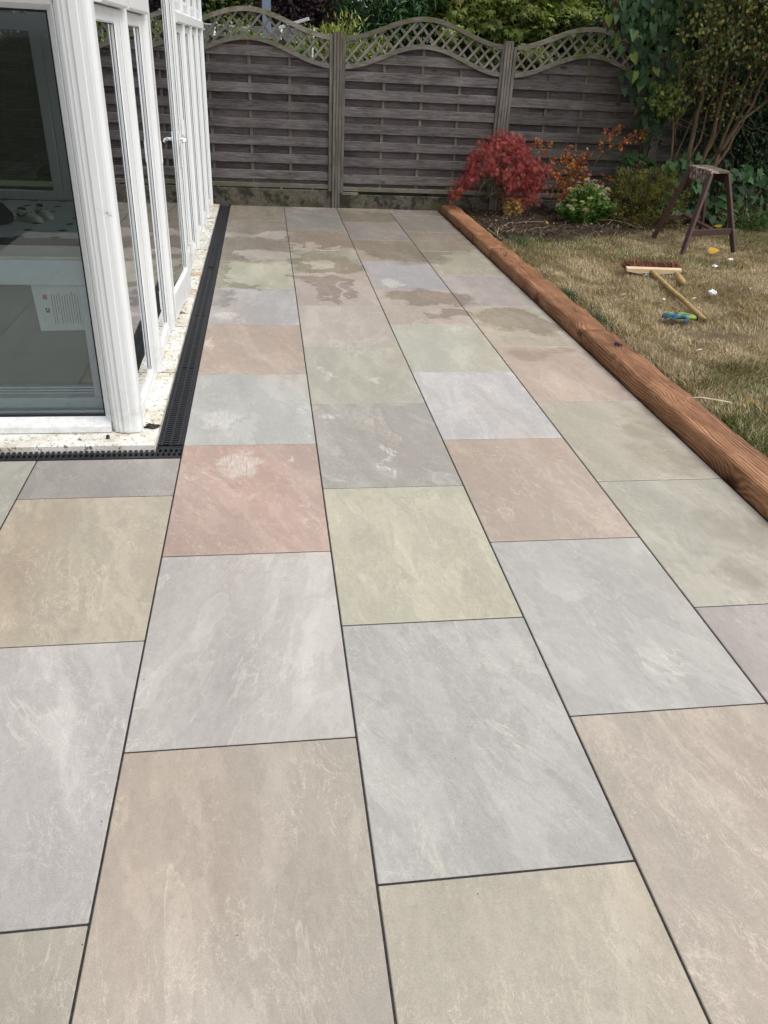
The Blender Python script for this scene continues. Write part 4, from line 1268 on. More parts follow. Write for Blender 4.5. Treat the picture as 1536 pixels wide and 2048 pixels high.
# ---- red dissected maple
def clump_plant(root, name, P, A, N, L, W, C, tpl, mat):
    b = np.array(root.location)
    return put(name, leaf_mesh(name, P - b, A, N, L, W, C, tpl), M[mat], root)
rm = empty('japanese_maple', (3.10, 9.32, .03)); tag(rm, 'weeping red Japanese maple against the fence at the end of the sleepers', 'maple')
m_ = MB()
random.seed(21)
top = Vector((-.03, -.05, .62))
tr_ = limb(m_, (0, 0, -.1), top, .022, .012, 7, 6, .08)
m_.build('trunk', M['bark'], rm, True)
tips = []
m_ = MB()
for k in range(26):
    a = random.uniform(0, 2 * pi); rr = random.uniform(.15, .45)
    s_ = tr_[random.choice((3, 4, 5, 6))]
    e = Vector((cos(a) * rr * 1.05 - .06, sin(a) * rr * .5 - .06, .66 - rr * .75 + random.uniform(-.06, .12)))
    mid = s_.lerp(e, .5) + Vector((0, 0, .16))
    q2 = e + Vector((cos(a) * .05, sin(a) * .05, -.14))
    m_.tube([s_, s_.lerp(mid, .6) + Vector((0, 0, .02)), mid, e.lerp(mid, .3), e, q2], [.009, .007, .005, .004, .003, .0015], 5)
    tips += [mid, e.lerp(mid, .4), e, q2]
for k in range(14):    # bare wiry twigs low on the left
    a = random.uniform(2.4, 4.2); s_ = tr_[random.choice((2, 3, 4))]
    e = Vector((cos(a) * random.uniform(.25, .55), sin(a) * .2, random.uniform(.12, .42)))
    m_.tube([s_, s_.lerp(e, .5) + Vector((0, 0, random.uniform(.03, .12))), e, e + Vector((-.05, 0, -.08))], [.005, .004, .0025, .001], 4)
m_.build('branch', M['bark'], rm, True)
B = np.array(rm.location)
# canopy: domed upper layer plus hanging curtains, denser on the right
cen = []
for k in range(165):
    a = random.uniform(0, 2 * pi); r_ = math.sqrt(random.random())
    x = r_ * cos(a) * .40 - .07; y = r_ * sin(a) * .30 - .08
    zt = .79 - .34 * r_ ** 2.2 + random.uniform(-.08, .06)
    cen.append((x, y, zt))
for k in range(130):
    x = random.uniform(-.08, .36) ; y = random.uniform(-.34, .1)
    cen.append((x + .04, y, random.uniform(.17, .58) - .25 * max(0, .05 - x)))
for k in range(34):
    x = random.uniform(-.62, -.35); cen.append((x, random.uniform(-.25, .05), .50 - (-.35 - x) * 1.1 + random.uniform(-.08, .05)))
cen = np.array(cen)
P = np.repeat(cen, 10, 0) + rng.standard_normal((len(cen) * 10, 3)) * np.array([.030, .030, .034]) + B
n = len(P)
A = unit(np.array([0, 0, -.9]) + rdir(n) * .75 + (P - B - np.array([-.05, -.05, .5])) * .7)
N = unit(rdir(n) * .8 + np.array([0, -.7, .5]))
hgt = (P[:, 2] - B[2])
C = pal([(.40, .055, .060), (.31, .040, .048), (.48, .13, .105), (.20, .026, .034)], n, None, .22)
orange = (rng.random(n) < np.clip(.30 - hgt * .75, .02, .3))[:, None]
C = np.where(orange, pal([(.36, .13, .03), (.30, .18, .05)], n), C)
clump_plant(rm, 'foliage', P, A, N, .050 * (.7 + .6 * rng.random(n)), .8, C, 'palm', 'leaf')
cen = np.array([(-.02 + .16 * random.random(), -.25 - .05 * random.random(), .05 + .12 * random.random()) for _ in range(46)])
P = np.repeat(cen, 7, 0) + rng.standard_normal((46 * 7, 3)) * .02 + B; n = len(P)
clump_plant(rm, 'withered_leaf_cluster', P, unit(rdir(n) + np.array([0, 0, -.6])), rdir(n), .05, .7, pal([(.36, .22, .07), (.28, .15, .06), (.42, .28, .10)], n), 'palm', 'litter')

# ---- orange young maple
om = empty('orange_shrub', (3.98, 9.28, .03)); tag(om, 'thin orange leaved shrub between the red maple and the flowers', 'shrub')
B = np.array(om.location)
m_ = MB(); random.seed(4)
routes = [[(0, 0, -.08), (-.02, 0, .22), (-.10, -.03, .45), (-.20, -.05, .62), (-.24, -.05, .74)], [(0, 0, .1), (-.15, -.05, .32), (-.33, -.06, .52), (-.46, -.05, .72), (-.56, -.05, .77)],
          [(0, 0, .2), (.02, -.04, .42), (-.02, -.05, .60), (.02, -.05, .72)], [(0, 0, .15), (.10, -.03, .45), (.17, -.05, .66), (.24, -.05, .86), (.31, -.05, .94)],
          [(.12, -.03, .55), (.28, -.05, .74), (.42, -.06, .82), (.55, -.06, .88), (.68, -.05, .90)], [(0, 0, .1), (-.12, -.05, .22), (-.20, -.1, .30)], [(0, 0, .05), (.12, -.05, .25), (.34, -.1, .44)],
          [(0, 0, .2), (-.20, -.06, .42), (-.34, -.1, .42)]]
cl = []
for r_ in routes:
    pts = [Vector(p) for p in r_]
    m_.tube(pts, [.008 - .0065 * i / (len(pts) - 1) for i in range(len(pts))], 5)
    for i in range(1, len(pts)):
        for q in range(5):
            t_ = random.random(); p = pts[i - 1].lerp(pts[i], t_)
            if p.z > .20 and (p.x < .1 or p.z > .74 or i == len(pts) - 1) and random.random() < .95: cl.append(p + Vector((random.uniform(-.05, .05), random.uniform(-.05, .05), random.uniform(-.05, .04))))
m_.build('stem', M['bark'], om, True)
for k in range(44): cl.append(Vector((random.gauss(-.14, .09), random.gauss(-.06, .05), random.uniform(.18, .66))))
cen = np.array([tuple(c) for c in cl])
P = np.repeat(cen, 9, 0) + rng.standard_normal((len(cen) * 9, 3)) * .020 + B; n = len(P)
clump_plant(om, 'foliage', P, unit(rdir(n) + np.array([0, -.2, -.5])), unit(rdir(n) + np.array([0, -.6, .4])), .030 * (.7 + .6 * rng.random(n)), .9,
            pal([(.44, .15, .045), (.50, .20, .07), (.36, .10, .05), (.42, .25, .07)], n, [3, 3, 2, 1]), 'maple', 'leaf')

# ---- sedum with pink and cream flower heads
sd_ = empty('sedum_plant', (3.93, 8.80, .035)); tag(sd_, 'bright green fleshy plant with pink and cream flower heads in the bed', 'flower')
B = np.array(sd_.location); random.seed(9)
st_m = MB(); LP = []; LA = []; heads = []
for k in range(64):
    a = random.uniform(0, 2 * pi); r_ = math.sqrt(random.random())
    tip = Vector((cos(a) * r_ * .33, sin(a) * r_ * .24, .44 - .26 * r_ ** 1.5 + random.uniform(-.05, .07)))
    b0 = Vector((tip.x * .25, tip.y * .25, -.05))
    mid = b0.lerp(tip, .55) + Vector((tip.x * .15, tip.y * .15, .0))
    st_m.tube([b0, mid, tip], [.006, .005, .0035], 5)
    for q in range(13):
        t_ = .15 + .8 * q / 13; p = b0.lerp(mid, t_ * 1.8) if t_ < .55 else mid.lerp(tip, (t_ - .55) / .45)
        for s_ in (0, pi):
            an = q * 1.4 + s_
            LP.append(tuple(p)); LA.append((cos(an), sin(an), .35 + .35 * t_))
    if k % 4 != 0 or r_ < .45: 
        if random.random() < .62: heads.append(tip)
st_m.build('stem', plain('green_stem', (.11, .19, .05), .6, .3, .1), sd_, True)
P = np.array(LP) + B; A = np.array(LA); n = len(P)
clump_plant(sd_, 'foliage', P, unit(A + rng.standard_normal((n, 3)) * .25), np.tile([0, 0, 1.0], (n, 1)) + rng.standard_normal((n, 3)) * .3, .062 * (.7 + .5 * rng.random(n)), .62,
            pal([(.10, .20, .035), (.14, .25, .05), (.075, .16, .03), (.17, .27, .07)], n), 'spoon', 'glossy_leaf')
for i, hp in enumerate(heads):
    nn = 90
    rr = np.sqrt(rng.random(nn)) * random.uniform(.022, .040); aa = rng.random(nn) * 2 * pi
    P = np.stack([rr * np.cos(aa), rr * np.sin(aa), .018 - rr ** 2 * 9 + .004 * rng.standard_normal(nn)], -1) + np.array(hp) + B
    col = [(.52, .28, .30), (.60, .36, .37), (.46, .22, .26)] if i % 2 else [(.55, .55, .38), (.62, .60, .45), (.45, .50, .28)]
    clump_plant(sd_, 'flower_head', P, unit(rdir(nn) + np.array([0, 0, .8])), rdir(nn), .009, .9, pal(col, nn), 'oval', 'leaf')

# ---- golden green dwarf conifer mound
db = empty('dwarf_conifer', (4.63, 8.92, .03)); tag(db, 'rounded olive green dwarf conifer bush left of the brown trestle', 'bush')
B = np.array(db.location)
m_ = MB()
for k in range(12):
    a = k * 2.4; limb(m_, (0, 0, -.05), (cos(a) * .25, sin(a) * .2, .25 + .2 * random.random()), .012, .004, 5, 4, .1)
m_.build('stem', M['bark'], db, True)
P, O, ci = clumps((B[0] - .01, B[1], .20), (.42, .33, .41), 520, 30, .022, .80)
k_ = P[:, 2] > .0
P, O, ci = P[k_], O[k_], ci[k_]; n = len(P)
tone = np.clip(1 + .25 * rng.standard_normal(520), .5, 1.7)[ci][:, None]
clump_plant(db, 'foliage', P, unit(O + rdir(n) * .7 + np.array([0, 0, .3])), rdir(n), .026 * (.6 + .7 * rng.random(n)), .38, np.clip(pal([(.13, .13, .028), (.17, .165, .038), (.085, .10, .024), (.20, .165, .055)], n) * tone, .005, .5), 'blade', 'leaf')
# loose brown skirt
P, O, ci = clumps((B[0] - .05, B[1] - .05, .06), (.42, .36, .10), 60, 20, .03, .8); n = len(P)
clump_plant(db, 'dead_skirt', P, unit(O + rdir(n)), rdir(n), .04, .3, pal([(.10, .065, .03), (.075, .06, .025)], n), 'blade', 'litter')

# ---- multi-stemmed shrub on the right
sh = empty('multi_stem_shrub', (5.25, 9.12, .03)); tag(sh, 'tall shrub with many bare brown stems and yellowing leaves at the right edge', 'shrub')
B = Vector(sh.location); random.seed(33)
STEMS = [[(5.08, 9.15, -.1), (5.12, 9.15, .5), (5.17, 9.12, .80), (5.16, 9.10, 1.29), (5.03, 9.10, 1.94), (4.98, 9.1, 2.6)],
         [(5.16, 9.12, -.1), (5.28, 9.1, .5), (5.40, 9.1, .95), (5.38, 9.08, 1.5), (5.30, 9.05, 2.2), (5.25, 9.0, 2.8)],
         [(5.30, 9.10, -.1), (5.52, 9.1, .80), (5.62, 9.1, 1.45), (5.76, 9.1, 1.90), (5.95, 9.05, 2.5)],
         [(5.25, 9.12, -.1), (5.40, 9.1, .45), (5.66, 9.1, .95), (5.80, 9.1, 1.4), (6.0, 9.05, 2.2)],
         [(5.50, 9.08, .78), (5.66, 9.06, 1.10), (5.95, 9.05, 1.36), (6.2, 9.0, 1.5)],
         [(4.97, 9.1, -.1), (4.96, 9.1, .70), (4.90, 9.1, 1.0), (4.86, 9.1, 1.30), (4.84, 9.1, 1.66)],
         [(4.90, 9.1, 1.0), (5.0, 9.08, 1.22), (5.06, 9.06, 1.55), (5.10, 9.05, 2.1)],
         [(5.10, 9.14, .3), (5.24, 9.12, .9), (5.30, 9.1, 1.5), (5.36, 9.1, 2.2)],
         [(5.2, 9.15, .3), (5.5, 9.2, 1.0), (5.56, 9.2, 1.6), (5.5, 9.15, 2.4)],
         [(5.35, 9.15, .4), (5.70, 9.2, 1.1), (5.9, 9.2, 1.8), (6.1, 9.1, 2.5)],
         [(5.0, 9.2, -.1), (5.05, 9.2, .7), (5.25, 9.2, 1.4), (5.2, 9.15, 2.3)]]
RAD0 = [.036, .030, .024, .026, .020, .016, .012, .014, .016, .018, .016]
fin = []
for S_, r0 in zip(STEMS, RAD0):
    m_ = MB()
    pts = [Vector(p) - B for p in S_]
    fine_ = []
    for i in range(len(pts) - 1):
        for q in range(4):
            fine_.append(pts[i].lerp(pts[i + 1], q / 4) + Vector((random.gauss(0, .008), random.gauss(0, .008), 0)))
    fine_.append(pts[-1])
    m_.tube(fine_, [r0 * (1 - .6 * k / (len(fine_) - 1)) for k in range(len(fine_))], 7)
    m_.build('stem', M['bark'], sh, True)
    fin += [f for f in fine_ if f.z > 1.0]
m_ = MB(); tw_ends = []
for k in range(170):
    s_ = random.choice(fin); d = Vector((random.gauss(0, 1), random.gauss(-.3, .8), random.gauss(.4, .6))).normalized()
    e = s_ + d * random.uniform(.15, .5)
    m_.tube([s_, s_.lerp(e, .5) + Vector((random.gauss(0, .03), random.gauss(0, .03), random.gauss(0, .03))), e], [.0045, .003, .0015], 4)
    tw_ends += [e, s_.lerp(e, .7)]
m_.build('twig', M['bark'], sh, True)
Bn = np.array(B)
P, O, ci = clumps((5.60, 8.98, 2.25), (1.2, .5, .66), 260, 27, .08, .35)
k_ = (P[:, 2] > 1.56 + .10 * np.sin(P[:, 0] * 7)) & (P[:, 0] > 4.62) 
P, ci = P[k_], ci[k_]; n = len(P)
tone = np.clip(1 + .25 * rng.standard_normal(260), .4, 1.7)[ci][:, None]
C = pal([(.085, .105, .022), (.15, .15, .035), (.22, .18, .05), (.055, .08, .02), (.17, .10, .045)], n, [4, 3, 1.4, 3, .8]) * tone
clump_plant(sh, 'foliage', P, unit(rdir(n) * .7 + np.array([0, -.15, -.7])), unit(rdir(n) * .7 + np.array([0, -.7, .5])), .052 * (.6 + .7 * rng.random(n)), .72, np.clip(C, .004, .6), 'oval', 'leaf')
cen = np.array([tuple(t_ + B) for t_ in tw_ends if t_.z + B.z > 1.15])
P = np.repeat(cen, 4, 0) + rng.standard_normal((len(cen) * 4, 3)) * .05; n = len(P)
clump_plant(sh, 'sparse_foliage', P, unit(rdir(n) * .7 + np.array([0, -.1, -.7])), unit(rdir(n) + np.array([0, -.6, .4])), .045, .7, pal([(.09, .11, .024), (.14, .14, .035), (.06, .08, .02)], n), 'oval', 'leaf')
cen = np.array([(random.uniform(4.62, 5.0), random.uniform(9.0, 9.25), random.uniform(1.12, 1.42)) for _ in range(52)])
P = np.repeat(cen, 5, 0) + rng.standard_normal((260, 3)) * .03; n = len(P)
clump_plant(sh, 'fresh_foliage', P, unit(rdir(n) * .7 + np.array([-.1, -.2, -.5])), unit(rdir(n) * .6 + np.array([0, -.7, .5])), .060, .62, pal([(.13, .19, .030), (.10, .16, .03), (.17, .20, .05)], n), 'oval', 'leaf')

# ---- large leaved climber spilling over the fence
cb = empty('climber', (4.45, 9.46, .03)); tag(cb, 'large leaved dark green climber hanging over the right fence panel', 'climber')
Bn = np.array(cb.location); random.seed(12)
m_ = MB()
vines = [[(4.75, 9.50, -.1), (4.80, 9.5, .7), (4.72, 9.48, 1.3), (4.45, 9.5, 1.8), (4.05, 9.5, 2.0), (3.9, 9.5, 2.05)], [(4.8, 9.5, .5), (4.65, 9.46, 1.2), (4.4, 9.48, 1.6), (4.2, 9.48, 1.95)],
         [(4.75, 9.5, 1.0), (5.0, 9.5, 1.6), (4.9, 9.5, 2.2)], [(4.45, 9.5, 1.8), (4.55, 9.42, 1.4), (4.62, 9.42, 1.0)]]
for v in vines: m_.tube([Vector(p) - Vector(cb.location) for p in v], [.012 - .009 * i / (len(v) - 1) for i in range(len(v))], 5)
m_.build('vine', M['bark'], cb, True)
cen = []
while len(cen) < 430:
    x, z = random.uniform(3.85, 5.1), random.uniform(.85, 2.5)
    left = 4.62 - (z - 1.0) * .62 if z < 1.75 else 4.10 - (z - 1.75) * .25      # ragged left outline
    right = 4.86 + .2 * (z - 1.0)
    if left + random.gauss(0, .045) < x < right: cen.append((x, 9.46 + random.uniform(-.14, .05) - .06 * (z > 1.5), z))
P = np.array(cen); n = len(P)
C = pal([(.036, .080, .034), (.050, .105, .042), (.028, .062, .030), (.075, .13, .045)], n, [3, 3, 2, 1.2])
ye = (rng.random(n) < .07)[:, None]; C = np.where(ye, pal([(.14, .18, .04)], n), C)
clump_plant(cb, 'foliage', P + np.array([0, -.10, 0]), unit(np.array([0, -.25, -.9]) + rdir(n) * .40), unit(np.array([0, -1.0, .35]) + rdir(n) * .50), .108 * (.6 + .6 * rng.random(n)), .72, C, 'heart', 'glossy_leaf')
cen = np.array([(random.uniform(4.05, 4.25), 9.36 + .1 * random.random(), random.uniform(1.93, 2.2)) for _ in range(26)])
clump_plant(cb, 'red_leaf_spray', cen, unit(np.array([0, -.2, -.8]) + rdir(26) * .6), unit(np.array([0, -1, .3]) + rdir(26) * .5), .085, .5, pal([(.13, .018, .020), (.09, .014, .018)], 26), 'oval', 'leaf')

# ---- low heart-leaved ground plant behind the trestle
gp = empty('ground_ivy', (5.35, 8.86, .03)); tag(gp, 'low heart leaved green plant at the foot of the shrub, behind the trestle', 'ivy')
Bn = np.array(gp.location); random.seed(44)
cen = []
for k in range(250):
    x = random.uniform(4.78, 6.3)
    zt = .80 - .16 * abs(x - 5.1) - .12 * max(0, 5.0 - x) * 4
    z = random.uniform(.10, max(.2, zt)) if random.random() < .8 else random.uniform(.08, .3)
    cen.append((x, 8.98 - .22 * random.random() + .1 * z, z))
for k in range(50): cen.append((random.uniform(4.45, 4.85), 9.33 + random.uniform(-.05, .1), random.uniform(.1, .72)))
P = np.array(cen); n = len(P)
clump_plant(gp, 'foliage', P, unit(np.array([0, -.5, -.55]) + rdir(n) * .5), unit(np.array([0, -.75, .65]) + rdir(n) * .35), .125 * (.5 + .6 * rng.random(n)), .85, pal([(.035, .085, .028), (.050, .115, .034), (.026, .062, .022)], n), 'heart', 'glossy_leaf')
m_ = MB()
for k in range(60):
    c = cen[k * 4]; p = Vector(c) - Vector(gp.location); m_.tube([Vector((p.x * .9, .06, -.05)), Vector((p.x * .96, .05, p.z * .6)), p], [.004, .003, .002], 4)
m_.build('stem', plain('dull_stem', (.09, .10, .04), .7, .2, .1), gp, True)

# ---- dark ivy hedge closing the right side
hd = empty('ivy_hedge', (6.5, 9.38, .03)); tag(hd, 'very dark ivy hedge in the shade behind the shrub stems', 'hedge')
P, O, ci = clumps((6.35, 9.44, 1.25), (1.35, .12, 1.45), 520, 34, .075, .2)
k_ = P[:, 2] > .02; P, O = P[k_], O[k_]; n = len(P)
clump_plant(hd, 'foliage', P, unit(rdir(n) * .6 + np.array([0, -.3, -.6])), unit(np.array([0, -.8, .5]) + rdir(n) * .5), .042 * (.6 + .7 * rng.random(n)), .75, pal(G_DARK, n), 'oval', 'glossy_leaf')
m_ = MB()
for k in range(14): limb(m_, (random.uniform(-1.1, 1.2), 0, -.1), (random.uniform(-1.1, 1.2), .03, random.uniform(.8, 1.7)), .016, .004, 5, 6, .06)
m_.build('stem', M['bark'], hd, True)
# dead flower stalk and small clump right of the trestle
wp = empty('weedy_clump', (5.85, 8.62, .03)); tag(wp, 'small light green weedy clump with dry stalks at the right edge of the bed', 'plant')
P, O, ci = clumps((5.85, 8.66, .14), (.32, .14, .15), 30, 14, .035, .5); n = len(P)
clump_plant(wp, 'foliage', P, unit(O + rdir(n) * .6 + np.array([0, 0, .5])), unit(rdir(n) + np.array([0, 0, 1.])), .05, .6, pal([(.07, .15, .035), (.05, .10, .025)], n), 'oval', 'leaf')
m_ = MB(); random.seed(3)
for k in range(26): 
    x = random.uniform(-.45, .5); m_.tube([(x, random.uniform(-.1, .1), -.03), (x + random.gauss(0, .05), random.uniform(-.1, .1), .12), (x + random.gauss(0, .12), random.uniform(-.15, .1), random.uniform(.12, .34))], [.003, .0025, .0012], 4)
m_.build('dry_stalk', plain('dry_stalk', (.16, .115, .06), .8, .2, .2), wp, True)

# ================================================================== BED LITTER
random.seed(6)
def scatter_bed(n, x0=2.66, x1=6.6):
    x = x0 + (x1 - x0) * rng.random(n) ** 1.3; y = np.array([bed_edge(float(a)) for a in x]) - .05 + (9.56 - np.array([bed_edge(float(a)) for a in x])) * rng.random(n)
    z = np.array([soilz(float(a), float(b)) for a, b in zip(x, y)])
    return np.stack([x, y, z + .008], -1)
P = scatter_bed(7000); n = len(P)
A = rdir(n); A[:, 2] *= .35
C = pal([(.10, .070, .045), (.055, .036, .024), (.20, .155, .10), (.030, .020, .014), (.30, .24, .17)], n, [3, 4, 1.5, 4, .5])
tag(put('bed_mulch', leaf_mesh('bed_mulch', P, A, np.tile([0, 0, 1.], (n, 1)) + rdir(n) * .6, .012 + .03 * rng.random(n) ** 2, .5, C, 'oval'), M['litter']), 'loose brown mulch and dead leaves covering the flower bed soil', 'mulch', kind='stuff')
P = scatter_bed(420, 2.7, 4.6); P = P[P[:, 1] < np.array([bed_edge(float(a)) for a in P[:, 0]]) + .75]; n = len(P)
A = rdir(n); A[:, 2] = .08 * np.abs(A[:, 2])
tag(put('dry_clippings', leaf_mesh('dry_clippings', P + np.array([0, 0, .012]), A, np.tile([0, 0, 1.], (n, 1)), .08 + .16 * rng.random(n), .035, pal([(.22, .175, .11), (.30, .24, .155), (.14, .11, .07)], n), 'blade'), M['litter']), 'dry straw coloured clippings strewn on the bed beside the sleepers', 'clippings', kind='stuff')
stick_lab = ['long pale curved twig lying on the bed near the sleepers', 'short pale twig lying across the bed clippings', 'dry twig lying on the soil in front of the dwarf conifer']
for k, pts in enumerate(([(2.78, 8.15, .06), (2.95, 8.42, .085), (3.25, 8.55, .08), (3.42, 8.62, .07)], [(3.10, 8.2, .05), (3.28, 8.30, .07), (3.42, 8.48, .06)], [(4.0, 8.72, .09), (4.25, 8.60, .10), (4.45, 8.38, .06)])):
    m_ = MB(); m_.tube([Vector(pts[i // 3]).lerp(Vector(pts[min(i // 3 + 1, len(pts) - 1)]), (i % 3) / 3) + Vector((random.gauss(0, .012), random.gauss(0, .012), random.gauss(0, .004))) for i in range(3 * len(pts) - 2)], .0034, 5); tag(m_.build('twig', M['dry_twig'], None, True), stick_lab[k], 'twig')

# ================================================================== GRASS
def lawn_points(n):
    y = 2.0 + 7.2 * rng.random(n) ** .85
    xmax = 2.95 + (y - 2.3) * .66
    x = 2.60 + (xmax - 2.60) * rng.random(n)
    P = np.stack([x, y], -1)
    be = 7.62 + (x - 2.7) * .36 + .07 * np.sin(x * 3.1) + .03 * np.sin(x * 9)
    return P[(y < be + .06 * rng.standard_normal(n)) & (x > 2.632 + .015 * rng.standard_normal(n))]
def vnoise(x, y, s, seed):
    r = np.random.default_rng(seed); G = r.random((64, 64))
    u, v = x * s, y * s; i, j = np.floor(u).astype(int), np.floor(v).astype(int); fu, fv = u - i, v - j
    fu = fu * fu * (3 - 2 * fu); fv = fv * fv * (3 - 2 * fv)
    g_ = lambda a, b: G[a % 64, b % 64]
    return (g_(i, j) * (1 - fu) + g_(i + 1, j) * fu) * (1 - fv) + (g_(i, j + 1) * (1 - fu) + g_(i + 1, j + 1) * fu) * fv
P2 = lawn_points(235000)
x, y = P2[:, 0], P2[:, 1]
dens = .35 * vnoise(x, y, 1.7, 1) + .65 * vnoise(x, y, 6.0, 2)
bare = np.exp(-(((x - 3.45) / .40) ** 2 + ((y - 4.78) / .22) ** 2)) + np.exp(-(((x - 4.0) / .3) ** 2 + ((y - 4.7) / .2) ** 2))
keep = rng.random(len(x)) < np.clip(.38 + .95 * dens - .75 * bare, .07, 1)
P2 = P2[keep]; x, y = P2[:, 0], P2[:, 1]; n = len(x)
z = .028 + .012 * np.sin(x * 2.3 + y * 1.7) + .008 * np.sin(x * 6.1 - y * 4.3) - .045 * np.clip(1 - (x - 2.62) / .10, 0, None)
P = np.stack([x, y, z - .004], -1)
ang = vnoise(x, y, 2.2, 3) * 14 + rng.standard_normal(n) * 1.1
edge = np.clip(1 - (x - 2.63) / .22, 0, 1)
be = 7.62 + (x - 2.7) * .36
back = np.clip(1 - (be - y) / .35, 0, 1)
lean = .75 + .35 * rng.standard_normal(n)
A = np.stack([np.cos(ang) * lean, np.sin(ang) * lean, .50 + .25 * rng.random(n) + .25 * np.maximum(edge, back)], -1)
A[:, 0] -= edge * .6
L = (.018 + .024 * rng.random(n) + .034 * vnoise(x, y, 8, 5) ** 2 + .03 * (rng.random(n) > .96)) * (1 + .45 * np.maximum(edge, .6 * back))
gp_ = np.clip((vnoise(x, y, 1.3, 8) - .56) * 3.2, 0, .55) + .42 * edge * vnoise(x, y, 4, 9) + .40 * back * vnoise(x, y, 3, 10)
green = rng.random(n) < np.clip(gp_, 0.03, .8)
C = pal([(.45, .35, .215), (.54, .44, .29), (.34, .25, .145), (.64, .55, .40), (.27, .19, .11)], n, [4, 3, 3, 1.6, 2], .18) * (.78 + .44 * vnoise(x, y, 3.1, 12))[:, None]
C = np.where(green[:, None], pal([(.10, .125, .035), (.075, .105, .030), (.15, .16, .06)], n, None, .2), C)
tag(put('dry_grass', leaf_mesh('dry_grass', P, A, np.stack([np.zeros(n), np.zeros(n), np.ones(n)], -1) + rdir(n) * .3, L, .0030 / L * (.7 + .7 * rng.random(n)), np.clip(C, .01, .8), 'blade'), M['straw']), 'parched straw coloured grass of the lawn', 'grass', kind='stuff')
# greener tufts along the sleepers
tuft_lab = ['dark green grass tuft beside the sleeper joint, left of the glove', 'bright green grass tuft at the corner of the flower bed', 'grey green grass tuft hanging over the sleeper below the broom']
for k, (tx, ty, sp, nn) in enumerate(((2.70, 5.05, .07, 420), (2.86, 7.72, .07, 260), (2.69, 5.75, .035, 260))):
    P = np.stack([tx + sp * rng.standard_normal(nn) * .6, ty + sp * rng.standard_normal(nn) * 1.5, np.full(nn, .012)], -1)
    A = unit(np.stack([rng.standard_normal(nn) * .7 - .2, rng.standard_normal(nn) * .7, .7 + .3 * rng.random(nn)], -1))
    tag(put('grass_tuft', leaf_mesh('grass_tuft', P, A, rdir(nn), .06 + .05 * rng.random(nn), .05, pal([(.07, .10, .05), (.055, .09, .035), (.10, .13, .07)], nn), 'blade'), M['straw']), tuft_lab[k], 'grass tuft', 'grass tufts')

# ================================================================== TRESTLE
tr = empty('saw_trestle', (4.73, 7.78, .04)); tag(tr, 'brown painted four legged trestle with chipped paint standing on the dry lawn', 'trestle')
T0 = Vector(tr.location)
tq = [Vector((4.605, 7.530, .752)), Vector((4.835, 7.610, .752)), Vector((4.860, 8.095, .752)), Vector((4.630, 8.015, .752))]    # near-left, near-right, far-right, far-left
def plank(corners, h):
    m_ = MB(); V = [c - T0 + Vector((0, 0, -h)) for c in corners] + [c - T0 for c in corners]
    m_.add(V, [(3, 2, 1, 0), (4, 5, 6, 7), (0, 1, 5, 4), (1, 2, 6, 5), (2, 3, 7, 6), (3, 0, 4, 7)]); return m_
cen = sum(tq, Vector()) / 4
grow = [c + (c - cen).normalized() * .012 for c in tq]
half_a = [grow[0], grow[0].lerp(grow[1], .49), grow[3].lerp(grow[2], .49), grow[3]]
half_b = [grow[0].lerp(grow[1], .51), grow[1], grow[2], grow[3].lerp(grow[2], .51)]
for hh in (half_a, half_b): plank(hh, .018).build('top_plank', M['worn_top'], tr)
def side_board(a, b, name, mat, drop=.095, th=.02):
    m_ = MB(); d = (b - a).normalized(); nrm = d.cross(Vector((0, 0, 1))).normalized()
    p, q = a - T0 + Vector((0, 0, -.019 - drop / 2)) - nrm * th / 2, b - T0 + Vector((0, 0, -.019 - drop / 2)) - nrm * th / 2
    m_.bar(p, q, th, drop, b=.002); m_.build(name, mat, tr)
side_board(tq[3], tq[0], 'side_board', M['worn_top'])
side_board(tq[1], tq[2], 'side_board', M['trestle'])
feet = [Vector((4.345, 7.245, .035)), Vector((4.985, 7.425, .035)), Vector((5.01, 8.17, .035)), Vector((4.42, 8.05, .035))]
for k in range(4):
    topp = tq[k].lerp(cen, .07) + Vector((0, 0, -.03)); 
    m_ = MB(); d = (feet[k] - topp)
    m_.bar(topp - T0, feet[k] - T0, .050, .032, (tq[1] - tq[0]).normalized() if k in (0, 3) else (tq[0] - tq[1]).normalized(), .003)
    m_.build('leg', M['trestle'], tr)
def at(k, z):
    topp = tq[k].lerp(cen, .07) + Vector((0, 0, -.03)); t_ = (topp.z - z) / (topp.z - feet[k].z)
    return topp.lerp(feet[k], t_) - T0
m_ = MB(); m_.bar(at(0, .225), at(1, .225), .022, .055, b=.002); m_.build('rail', M['trestle'], tr)
m_ = MB(); m_.bar(at(3, .245), at(2, .245), .022, .045, b=.002); m_.build('rail', M['trestle'], tr)
m_ = MB(); m_.bar(at(0, .25).lerp(at(1, .25), .5), at(3, .27).lerp(at(2, .27), .5), .05, .02, b=.002); m_.build('rail', M['trestle'], tr)

# ================================================================== BROOM, STICK, GLOVE, SCRAPS
br = empty('yard_broom', (3.68, 6.44, .04)); tag(br, 'wooden broom head with red brown bristles lying on its side on the lawn', 'broom')
m_ = MB()
